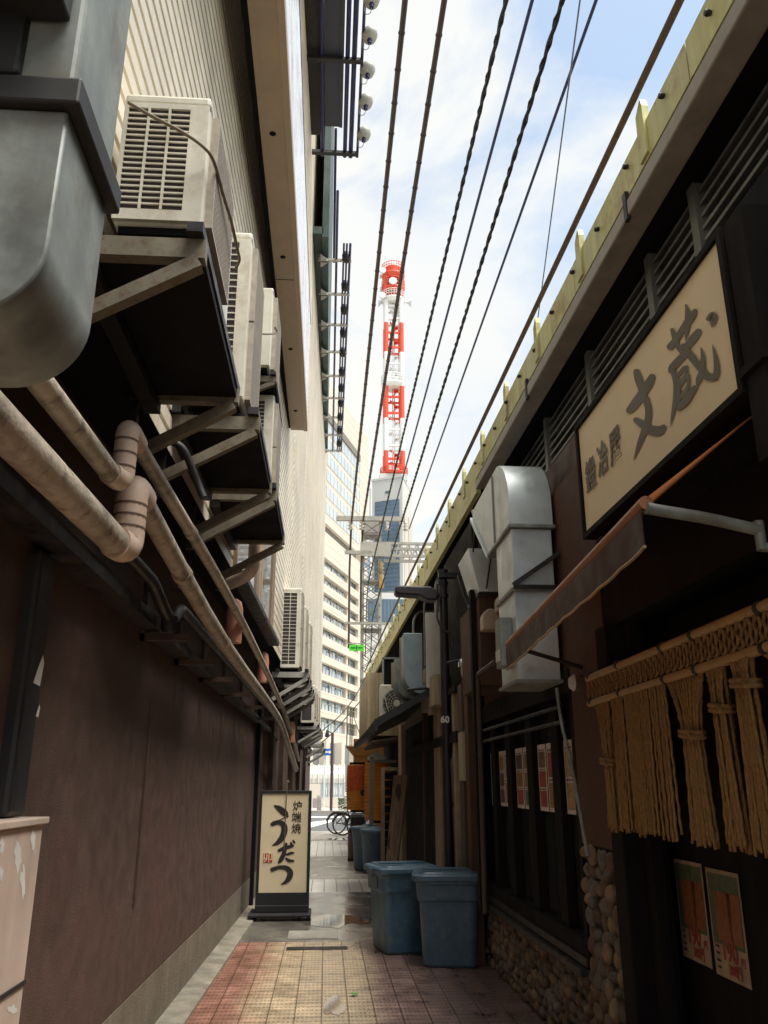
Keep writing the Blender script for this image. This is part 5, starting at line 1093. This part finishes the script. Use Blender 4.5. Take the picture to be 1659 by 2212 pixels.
# ================================================================ overhead line pole and wires
PY = 28.0
lpn = thing('lattice_pole', 'pale steel lattice railway pole with cross arms and a truss beam', 'lattice pole', (1.4, PY, 2))
pc = onY(802, 1200, PY); pw_ = .30; zt_ = onY(802, 1118, PY).z
for dx in (-pw_, pw_):
    for dy in (-.25, .25):
        mb = MB(); mb.beam((pc.x+dx, PY+dy, 1.5), (pc.x+dx, PY+dy, zt_-.1), .09, .09); mb.build('leg', lat_m, lpn)
mb = MB(); z = 1.5; k = 0
while z < zt_-.6:
    for dy in (-.29, .29):
        mb.beam((pc.x-pw_, PY+dy, z), (pc.x+pw_, PY+dy, z+.42), .05, .02); mb.beam((pc.x+pw_, PY+dy*1.05, z), (pc.x-pw_, PY+dy*1.05, z+.42), .05, .02)
    if k % 4 == 0: mb.box(pc.x-pw_-.05, pc.x+pw_+.05, PY-.33, PY+.33, z-.03, z+.03)
    z += .42; k += 1
mb.build('lacing', mat('lattice_dark', (.24, .23, .20), .6, var=.2), lpn)
mb = MB(); mb.prism([(pc.x-.36, zt_-.55), (pc.x+.36, zt_-.55), (pc.x+.36, zt_-.1), (pc.x+.2, zt_+.06), (pc.x-.2, zt_+.06), (pc.x-.36, zt_-.1)], 'y', PY+.0, PY+.2); mb.tube([(pc.x-.05, PY, zt_), (pc.x-.05, PY, zt_+1.1)], .02, 6); mb.build('cap', lat_m, lpn)
zA = onY(760, 1128, PY).z; xa0, xa1 = onY(726, 1132, PY).x, onY(872, 1122, PY).x
mb = MB(); mb.beam((xa0, PY-.4, zA), (xa1, PY-.4, zA+.02), .14, .16); mb.build('cross_arm', lat_m, lpn)
zB = onY(770, 1200, PY).z; mb = MB(); mb.beam((onY(744, 1200, PY).x, PY-.4, zB), (pc.x, PY-.4, zB), .1, .12); mb.build('cross_arm', lat_m, lpn)
zC = onY(770, 1351, PY).z; mb = MB(); mb.beam((onY(745, 1351, PY).x, PY-.4, zC), (pc.x+.9, PY-.4, zC), .07, .08); mb.build('cross_arm', lat_m, lpn)
z0g, z1g = onY(800, 1208, PY).z, onY(800, 1178, PY).z; mb = MB(); mb.box(pc.x-.40, onY(842, 1190, PY).x, PY-.45, PY-.36, z0g, z1g); mb.build('gusset_plate', lat_m, lpn)
mb = MB(); xb0, xb1 = onY(842, 1190, PY).x, onY(1010, 1190, PY).x
for zz in (z0g+.03, z1g-.03):
    for dy in (-.40, .3): mb.beam((xb0-.2, PY+dy, zz), (xb1, PY+dy, zz), .09, .09)
n = 9
for i in range(n):
    xa = xb0+(xb1-xb0)*i/n; xc = xb0+(xb1-xb0)*(i+.5)/n; xd = xb0+(xb1-xb0)*(i+1)/n
    for dy in (-.40, .3): mb.beam((xa, PY+dy, z1g), (xc, PY+dy, z0g), .06, .05); mb.beam((xc, PY+dy*1.03, z0g), (xd, PY+dy*1.03, z1g), .06, .05)
mb.build('truss_beam', lat_m, lpn)
def insulator(p, lab=None):
    p = Vector(p); mb = MB(); mb.lathe(p, [(.03, 0), (.11, .05), (.03, .1), (.10, .17), (.03, .22), (.09, .29), (.03, .36)], 10); mb.build('insulator', mat('porcelain', (.55, .52, .45), .3, var=.2), lpn)
for u in (757, 782, 836, 876): q = onY(u, 1136, PY-.4); insulator((q.x, PY-.4, zA-.42))
mb = MB(); q = onY(823, 1222, PY-.3); mb.lathe((q.x, PY-.3, q.z-.35), [(.04, -.25), (.12, 0), (.06, .07), (.12, .12), (.06, .2), (.12, .26), (.06, .33), (.12, .4), (.05, .5)], 12); mb.build('insulator', mat('brown_porcelain', (.36, .27, .13), .3, var=.3), lpn)
mb = MB(); q = onY(824, 1250, PY-.3); mb.box(q.x-.08, q.x+.08, PY-.4, PY-.25, q.z-.35, q.z-.05); mb.build('switch_gear', mat('switch_orange', (.45, .24, .07), .5), lpn)
for i, u in enumerate((763, 778)):
    q = onY(u, 1399, PY-.5); mb = MB(); mb.box(q.x-.13, q.x+.13, PY-.52, PY-.50, q.z-.11, q.z+.09)
    t = thing('green_plate', ['small bright green plate hanging from a thin arm, farther from the lattice pole', 'small bright green plate hanging from a thin arm, next to the lattice pole'][i], 'plate', (q.x, PY-.5, q.z), 'green plates'); mb.build('plate', green_m, t)
    mb = MB(); mb.box(q.x-.08, q.x+.08, PY-.525, PY-.521, q.z-.03, q.z+.02); mb.build('marking', mat('dark_green_mark', (.02, .2, .02), .5), t)
q = onY(762, 1390, PY-.5); mb = MB(); mb.beam((q.x-.2, PY-.5, q.z), (pc.x, PY-.5, q.z), .03, .03); tag(mb.build('thin_arm', lat_m), 'thin arm carrying the two green plates', 'arm')
# wires
def wire(label, top, zr, end, Yend, r, m, kind='plain', ext=None):
    d = ray(*top); A = E+d*(zr/d.z); B = onY(*end, Yend); dirn = (A-B)
    A2 = A+dirn.normalized()*9
    pts = []; n = 60 if kind == 'plain' else 420; sag = .10
    for k in range(n+1):
        t = k/n; p = B.lerp(A2, t)
        if kind != 'plain': 
            ph = t*(A2-B).length*2*math.pi/.42; p = p+Vector((math.cos(ph)*r*.35, 0, math.sin(ph)*r*.35))
        pts.append(p)
    if ext: pts = [onY(*e, Yend) for e in ext[::-1]]+pts
    mb = MB(); mb.tube(pts, r, 6 if kind != 'plain' else 8)
    if kind == 'twist':
        p2 = [B.lerp(A2, k/420)+Vector((-math.cos(k/420*(A2-B).length*2*math.pi/.42)*r*.95, 0, -math.sin(k/420*(A2-B).length*2*math.pi/.42)*r*.95)) for k in range(421)]
        mb.tube(p2, r*.5, 5)
    if kind == 'plain' and r > .024:
        L = (A2-B).length; k = 0
        while k*.55 < L:
            p = B.lerp(A2, k*.55/L); mb.tube([p, p+(A2-B).normalized()*.03], r*1.22, 8); k += 1
    tag(mb.build('overhead_wire', m), label, 'wire', 'overhead wires')
wire('thick brown wire, leftmost of all, ending at the left cross arm', (875, 0), 8.8, (759, 1129), PY-.4, .036, wireb_m, ext=((755, 1230), (753, 1400)))
wire('thick brown wire, second from the left, passing in front of the red tower', (960, 0), 8.8, (784, 1127), PY-.4, .036, wireb_m, ext=((780, 1230), (779, 1345)))
wire('twisted black cable, the one nearer the red tower', (1093, 0), 6.5, (795, 1260), PY-.4, .0185, wire_m, 'twist', ext=((792, 1300), (789, 1420)))
wire('slim blue black wire between the two twisted cables', (1150, 0), 8.55, (840, 1144), PY-.4, .022, blue_m, ext=((837, 1178),))
wire('twisted black cable, right of the slim blue black wire', (1215, 0), 5.8, (808, 1320), PY-.4, .0185, wire_m, 'twist', ext=((804, 1340), (800, 1440)))
wire('slim dark blue wire crossing the thin grey one, right of both twisted cables', (1288, 0), 8.6, (884, 1142), PY-.4, .022, blue_m)
d1, d2_ = ray(1253, 0), ray(1155, 740); A = E+d1*(8/d1.z); B = E+d2_*(8/d2_.z); mb = MB(); D = (A-B); mb.tube([B-D*3, A+D*1.5], .010, 6); tag(mb.build('overhead_wire', mat('wire_grey', (.16, .17, .20), .5)), 'thin grey wire, the faintest, slanting down to the rusty handrail', 'wire', 'overhead wires')
for lab, pts in (('black wire drooping from the right handrail end down to the left wall', [(800, 1440, 26), (770, 1500, 25.5), (735, 1545, 25), (700, 1575, 24.5), (684, 1592, 24)]), ('thin wire drooping below it to the far left brackets', [(784, 1508, 26), (752, 1545, 25.5), (722, 1580, 25), (690, 1608, 24.5)])):
    mb = MB(); mb.tube(smooth_path([onY(*p) for p in pts], 6), .014, 6); tag(mb.build('overhead_wire', wire_m), lab, 'wire', 'overhead wires')
# ================================================================ far street
def fpole(name, label, u, vb, vt, Y, r, m):
    p = onY(u, vb, Y); q = onY(u, vt, Y); t = thing(name, label, 'pole', (p.x, Y, .12)); mb = MB(); mb.tube([(p.x, Y, .12), (p.x, Y, q.z)], r, 10); mb.build('pole', m, t); return t, p, q
t, p, q = fpole('sign_pole', 'thin pale pole with a blue one way sign across the road', 699, 1757, 1622, 49.3, .045, white_m)
sp = onY(710, 1624.5, 49.2); w_, h_ = .25, .19
mb = MB(); mb.box(sp.x-w_, sp.x+w_, 49.18, 49.22, sp.z-h_, sp.z+h_); s_ = mb.build('sign_plate', signblue_m, t)
mb = MB(); mb.add([(sp.x+a*w_, 49.17, sp.z+b*h_) for a, b in ((-.75,-.22),(.15,-.22),(.15,-.62),(.8,0),(.15,.62),(.15,.22),(-.75,.22))], [tuple(range(7))]); mb.build('arrow', mat('sign_white', (.85,.85,.85), .4), s_)
t, p, q = fpole('street_lamp', 'dark brown street lamp pole across the road with a hooked top', 715, 1759, 1583, 49.2, .085, mat('lamp_pole_brown', (.07, .035, .035), .5))
mb = MB(); mb.lathe((q.x-.22, 49.2, q.z-.25), [(.10, 0), (.14, .1), (.08, .3), (.05, .42)], 12); mb.beam((q.x-.2, 49.2, q.z+.1), (q.x+.1, 49.2, q.z-.05), .06, .06); mb.build('lamp_head', dsteel_m, t)
for i, u in enumerate((689, 748)):
    p = onY(u, 1757, 49.6); mb = MB(); mb.lathe((p.x, 49.6, .12), [(.13, 0), (.13, .75), (.09, .82), (.02, .85)], 12); tag(mb.build('bollard', conc_m), ['grey concrete bollard left of the one way sign', 'grey concrete bollard beside the clipped hedge'][i], 'bollard', 'concrete bollards')
a, b = onY(689, 1735, 49.6), onY(748, 1735, 49.6); mb = MB(); mb.tube([a.lerp(b, k/14)+Vector((0,0,-.22*math.sin(math.pi*k/14))) for k in range(15)], .025, 6); tag(mb.build('chain', mat('pale_rope', (.5, .45, .33), .7)), 'pale chain hanging between the two concrete bollards', 'chain')
rnd = random.Random(9); mb = MB(); c = onY(741, 1742, 50.5)
for k in range(420):
    p = Vector((c.x+rnd.uniform(-.28, .3), 50.5+rnd.uniform(-.3, .3), .14+rnd.random()**.7*.62)); n = Vector((rnd.gauss(0,1), rnd.gauss(0,1), rnd.gauss(0,1))).normalized(); a_ = n.orthogonal().normalized()*.05; b_ = n.cross(a_)
    mb.add([p-a_, p+b_*.6, p+a_, p-b_*.6], [(0,1,2,3)])
tag(mb.build('hedge', leaf_m), 'small clipped green hedge beside the concrete bollard', 'hedge')
# glass vault entrance
gv = thing('subway_entrance', 'cream station entrance with a glass barrel vault across the road', 'entrance', (0, 56, .12))
VY = 55.0; xl, xr = onY(664, 1700, VY).x, onY(744, 1700, VY).x; zs = onY(700, 1692, VY).z; zt2 = onY(690, 1652, VY).z; rad = (zt2-zs)
mb = MB(); pts = []
arc = [(VY+1.3-1.3*math.cos(math.pi*k/12), zs+rad*math.sin(math.pi*k/12)) for k in range(13)]
vs_ = [(xl, y, z) for y, z in arc]+[(xr, y, z) for y, z in arc]; mb.add(vs_, [(i, i+1, 14+i, 13+i) for i in range(12)]); mb.build('vault_glass', mat('vault_glass', (.42, .41, .36), .2, var=.1, scale=1.5, spec=.8), gv)
for k in range(8):
    x = xl+(xr-xl)*k/7; mb = MB(); mb.tube([(x, y-.02, z+.02) for y, z in arc], .04, 6); mb.tube([(x, VY-.03, .6), (x, VY-.03, zs)], .035, 6); mb.build('rib', offw_m, gv)
mb = MB(); mb.box(xl, xr, VY+.03, VY+.05, .75, zs); mb.build('side_glass', fgl2_m, gv)
mb = MB(); mb.box(xl, xr, VY-.06, VY+.2, .12, .74); mb.box(xl-.05, onY(692, 1700, VY).x, VY-.10, VY+2.5, .12, zs-.03); mb.build('wall', fbw_m, gv)
mb = MB(); dx0 = onY(677, 1700, VY).x; mb.box(dx0, dx0+.32, VY-.13, VY-.105, .15, zs-.9); mb.build('door', mat('mauve_door', (.30, .24, .27), .4), gv)
mb = MB(); rnd = random.Random(3)
for k in range(9): x = xl+(xr-xl)*(.45+.055*k); mb.box(x, x+.06, VY+.0, VY+.02, .9, 1.25+.1*rnd.random())
mb.build('notice', white_m, gv)
# ================================================================ far cream tower block
fb = thing('office_block', 'tall cream office block with rows of window bands at the end of the alley', 'building', (-5, 150, 0))
KP = Vector((onY(788, 946, 180).x, 180, 0)); FD = Vector((-.33, -1, 0)).normalized(); FN = Vector((1, -.33, 0)).normalized()
def onF(u, v): d = ray(u, v); return E+d*((KP-E).dot(FN)/d.dot(FN))
ZTOP = onF(788, 946).z
def fbox(mb, s0, s1, z0, z1, o0, o1):
    P = lambda s, o: KP+FD*s+FN*o
    a = [P(s0, o0), P(s1, o0), P(s1, o1), P(s0, o1)]
    return mb.hexa([(p.x, p.y, z0) for p in a]+[(p.x, p.y, z1) for p in a])
LF = 75.0
mb = MB(); fbox(mb, 0, LF, 0, ZTOP, -30, 0); mb.build('wall', fbw_m, fb)
s_r = (onF(766, 1300)-KP).dot(FD); print('s_r', s_r, 'ZTOP', ZTOP)
def zf(v, u=766): return onF(u, v).z
rows = [(1262, 1280), (1296, 1313), (1329, 1347), (1362, 1380), (1396, 1413), (1429, 1449), (1463, 1484), (1497, 1518), (1531, 1553), (1567, 1592)]
edges = []
OUT = .9
for i, (a, b) in enumerate(rows):
    zt_r, zb_r = zf(a), zf(b); edges.append((zb_r, zt_r))
    mb = MB(); fbox(mb, s_r, s_r+6.2, zb_r, zt_r, .02, .10); fbox(mb, s_r+7.4, LF-1, zb_r, zt_r, .02, .10); wb = mb.build('window', fglass_m, fb)
    mb = MB(); 
    s = s_r+7.8; k = 0
    while s < LF-4:
        hgt = (zt_r-zb_r)*(.45+.35*random.random()); fbox(mb, s, s+1.5, zb_r+.05, zb_r+hgt, .12, .2); s += 1.9
    mb.build('blind', fgl2_m, wb)
    mb = MB(); s = s_r
    while s < LF-2: fbox(mb, s-.10, s+.10, zb_r, zt_r, .1, .3); s += 4.2
    mb.build('glazing_bars', mat('far_mullion', (.34, .31, .26), .6), wb)
# projecting spandrels between the rows
lv = [0]+[e for r in sorted(edges) for e in r]+[zf(1213)]
mb = MB()
for i in range(0, len(lv)-1, 2):
    if lv[i+1]-lv[i] > .3: fbox(mb, -.0, LF, lv[i]+.0, lv[i+1], .0, OUT)
for zb_r, zt_r in edges: fbox(mb, 0, s_r-.01, zb_r, zt_r, 0, OUT-.01); fbox(mb, s_r+6.21, s_r+7.39, zb_r, zt_r, 0, OUT-.3)
mb.build('spandrel', fbw_m, fb)
mb = MB(); fbox(mb, s_r, LF, zf(1213), zf(1196), .02, .2); mb.build('louvre', mat('far_louvre', (.20, .18, .15), .6, var=.3, scale=3), fb)
mb = MB(); fbox(mb, 0, LF, zf(1196), ZTOP+.0, .0, OUT); mb.build('upper_wall', fbw_m, fb)
for i, v in enumerate((1176, 1144, 1112, 1081, 1050, 1020)):
    mb = MB(); s = s_r+.3; zz = zf(v)
    mb = MB(); fbox(mb, s, LF, zz, zz+2.3, OUT+.01, OUT+.06); wb = mb.build('window', fgl2_m, fb)
    mb = MB()
    while s < LF: fbox(mb, s-.06, s+.06, zz, zz+2.3, OUT+.061, OUT+.1); s += 2.3
    mb.build('glazing_bars', MATS['far_mullion'], wb)
mb = MB(); z9 = zf(996); fbox(mb, s_r+.5, LF, z9, z9+1.6, OUT+.01, OUT+.3); mb.build('louvre', MATS['far_louvre'], fb)
mb = MB(); z = 3
while z < ZTOP: fbox(mb, 0, LF, z, z+.05, OUT+.0, OUT+.012); z += 1.75
mb.build('joint', mat('joint_tan', (.45, .37, .28), .7), fb)
mb = MB()
for k in range(8): s = 2+k*9; fbox(mb, s, s+2.0, .0, zf(1612), OUT+.01, OUT+1.4)
mb.build('ground_pillar', fbw_m, fb)
mb = MB(); fbox(mb, 0, LF, .2, zf(1614), OUT+.01, OUT+.1); mb.build('lobby_glass', mat('lobby_glass', (.16, .17, .18), .3, var=.4, scale=.25), fb)
# ================================================================ far glass tower block and the red and white mast
gb = thing('glass_tower', 'grey office tower with a tall blue glass strip under the red and white mast', 'building', (17, 215, 0))
A_, C_, B_ = onY(804, 1040, 216), onY(869, 1040, 212), onY(890, 1075, 226); zt = A_.z
A2, C2, B2 = [Vector((p.x, p.y, 0)) for p in (A_, C_, B_)]; D2 = A2+(B2-C2)
mb = MB(); mb.prism([(p.x, p.y) for p in (A2, C2, B2, D2)], 'z', 0, zt); mb.build('wall', fgrey_m, gb)
fd = (C2-A2).normalized(); fn = Vector((fd.y, -fd.x, 0)); Lg = (C2-A2).length
def gbox(mb, a, b, z0, z1, o): p, q = A2+fd*Lg*a, A2+fd*Lg*b; return mb.hexa([(r.x, r.y, z0) for r in (p, q, q+fn*o, p+fn*o)]+[(r.x, r.y, z1) for r in (p, q, q+fn*o, p+fn*o)])
zg = lambda v: onY(838, v, 214).z
mb = MB(); gbox(mb, .10, .90, zg(1277), zg(1082), .15); w_ = mb.build('window', fblue_m, gb)
for k in range(9): mb = MB(); gbox(mb, .10+.0997*k, .102+.0997*k, zg(1277), zg(1082), .2); mb.build('mullion', mat('blue_mullion', (.10, .15, .22), .4), w_)
for k in range(22): mb = MB(); z = zg(1277)+(zg(1082)-zg(1277))*k/21; gbox(mb, .1, .9, z-.04, z+.04, .22); mb.build('mullion', MATS['blue_mullion'], w_)
mb = MB(); gbox(mb, .44, .58, zg(1066), zg(1061), .12); mb.build('window', fglass_m, gb)
gd = (B2-C2).normalized(); gn = Vector((gd.y, -gd.x, 0)); Lr = (B2-C2).length
mb = MB()
for a, b in ((.12, .38), (.55, .9)):
    p, q = C2+gd*Lr*a, C2+gd*Lr*b; mb.hexa([(r.x, r.y, 20) for r in (p, q, q+gn*.2, p+gn*.2)]+[(r.x, r.y, zt-9) for r in (p, q, q+gn*.2, p+gn*.2)])
mb.build('side_window', mat('far_beige_strip', (.55, .50, .42), .5, var=.1, scale=.2), gb)
mb = MB(); mb.prism([(p.x, p.y) for p in (A2+fd*-.2+fn*.2, C2+fd*.2+fn*.2, B2+gd*.2, D2)], 'z', zt+.0, zt+.6); mb.build('parapet', fgrey_m, gb)
# podium block
pb = thing('podium_block', 'white lower office block with a dark glass band below the glass tower', 'building', (14, 205, 0))
a, b = onY(781, 1282, 204), onY(905, 1282, 204); zq = lambda v: onY(800, v, 204).z
mb = MB(); mb.box(a.x, b.x, 204, 209, 0, zq(1280)); mb.build('wall', mat('podium_white', (.66, .66, .64), .6, var=.04, scale=.2), pb)
mb = MB(); mb.box(a.x+.1, b.x-.1, 203.8, 203.99, zq(1344), zq(1294)); w_ = mb.build('window', fblue_m, pb)
mb = MB(); x = a.x+.1
while x < b.x: mb.box(x, x+.12, 203.7, 203.79, zq(1344), zq(1294)); x += .9
mb.build('glazing_bars', MATS['blue_mullion'], w_)
for k in range(9):
    v = 1358+k*26; mb = MB(); mb.box(a.x+.15, a.x+1.35, 203.85, 203.99, zq(v+13), zq(v)); mb.build('window', fglass_m, pb)
mb = MB(); c_, d_ = onY(784, 1190, 209.1), onY(800, 1190, 209.1); mb.box(c_.x, d_.x, 209.05, 214, 0, c_.z); o = mb.build('wing', mat('blue_wing_glass', (.30, .38, .44), .25, var=.2, scale=.4), pb)
# mast
MY = 219.0
mz = lambda v: onY(851, v, MY).z
mx = onY(850, 800, MY).x
ms = thing('lattice_mast', 'red and white telecommunication mast with round platforms on top of the glass tower', 'mast', (mx, MY, mz(1034)))
HW = 2.25
bandsv = [(1030, 980, tred_m), (980, 910, twht_m), (910, 841, tred_m), (841, 768, twht_m), (768, 705, tred_m), (705, 650, twht_m), (650, 600, tred_m)]
legs = [(HW, -HW*.8), (-HW, -HW*.8), (HW, HW), (-HW, HW)]
for v0, v1, m in bandsv:
    for dx, dy in legs:
        k = 1+.06*(v0-600)/430; k1 = 1+.06*(v1-600)/430
        mb = MB(); mb.tube([(mx+dx*k, MY+dy*k, mz(v0)), (mx+dx*k1, MY+dy*k1, mz(v1))], .68, 12); mb.build('leg', m, ms)
    z0, z1 = mz(v0), mz(v1); mb = MB(); n = 2
    for i in range(n):
        z = z0+(z1-z0)*(i+.35)/n
        for y in (-HW*.8, HW): mb.beam((mx-HW, MY+y, z), (mx+HW, MY+y, z), .5, .55)
        mb.beam((mx-HW, MY-HW*.8, z), (mx-HW, MY+HW, z), .5, .5); mb.beam((mx+HW, MY-HW*.8, z), (mx+HW, MY+HW, z), .5, .5)
        # stair flight and landing inside
        mb.beam((mx-.9, MY-.4, z+.3), (mx+1.2, MY+.5, z+(z1-z0)/n*.55), 1.0, .25); mb.beam((mx+1.2, MY+.7, z+(z1-z0)/n*.55), (mx-.9, MY+.9, z+(z1-z0)/n), 1.0, .25); mb.box(mx+.3, mx+1.5, MY-.6, MY+1.1, z+(z1-z0)/n*.53, z+(z1-z0)/n*.58)
    mb.tube([(mx-.3, MY, z0), (mx-.3, MY, z1)], .12, 6); mb.tube([(mx+.2, MY+.3, z0), (mx+.2, MY+.3, z1)], .16, 6); mb.build('bracing', m, ms)
def plat(v0, v1, r, m, rail=True, name='platform'):
    z0, z1 = mz(v0), mz(v1); mb = MB(); mb.lathe((mx, MY, z0), [(r*.72, 0), (r, (z1-z0)*.22), (r, (z1-z0)*.34), (r*.9, (z1-z0)*.36)], 28); o = mb.build(name, m, ms)
    if rail:
        mb = MB()
        for q in (.6, .8, 1.0): mb.tube([(mx+r*math.cos(a), MY+r*math.sin(a), z0+(z1-z0)*q) for a in [6.283*k/28 for k in range(28)]], .10, 5, closed=True)
        for k in range(28): a = 6.283*k/28; mb.tube([(mx+r*math.cos(a), MY+r*math.sin(a), z0+(z1-z0)*.3), (mx+r*math.cos(a), MY+r*math.sin(a), z1)], .07, 4)
        mb.build('railing', m, o)
plat(1030, 1014, 3.9, tred_m); plat(841, 816, 3.6, twht_m); plat(658, 636, 3.6, twht_m); plat(636, 610, 3.5, tred_m); plat(607, 577, 3.5, tred_m)
mb = MB(); mb.lathe((mx, MY, mz(603)), [(2.6, 0), (2.6, mz(582)-mz(603))], 20); mb.build('cabin', tred_m, ms)
mb = MB(); mb.lathe((mx, MY, mz(580)), [(2.0, 0), (2.0, .4), (1.75, 1.0), (1.1, 1.6), (.1, 1.85)], 20); mb.build('dome', twht_m, ms)
for i, (u, v, r, ax) in enumerate(((849, 606, 1.25, 'f'), (827, 583, 1.0, 'f'), (826, 637, 1.05, 'f'), (818, 654, 1.3, 'l'), (887, 654, 1.3, 'r'), (821, 596, .9, 'l'), (822, 625, .8, 'l'))):
    p = onY(u, v, MY-3.6 if ax == 'f' else MY); mb = MB()
    if ax == 'f': mb.lathe(p, [(r, 0), (r, .7), (r*.5, 1.1), (r*.2, 2.2)], 18, 'y')
    else:
        s = 1 if ax == 'r' else -1; mb.lathe(p, [(r*.15, -s*1.6), (r*.3, -s*.8), (r, 0), (r, s*.15)], 18, 'x')
    mb.build('dish', mat('dish_white', (.66, .70, .70), .5, var=.03), ms)
mb = MB(); mb.box(mx-4.2, mx+3.5, MY-3, MY+3, zt+.6, mz(1031)); mb.build('plinth', fgrey_m, ms)
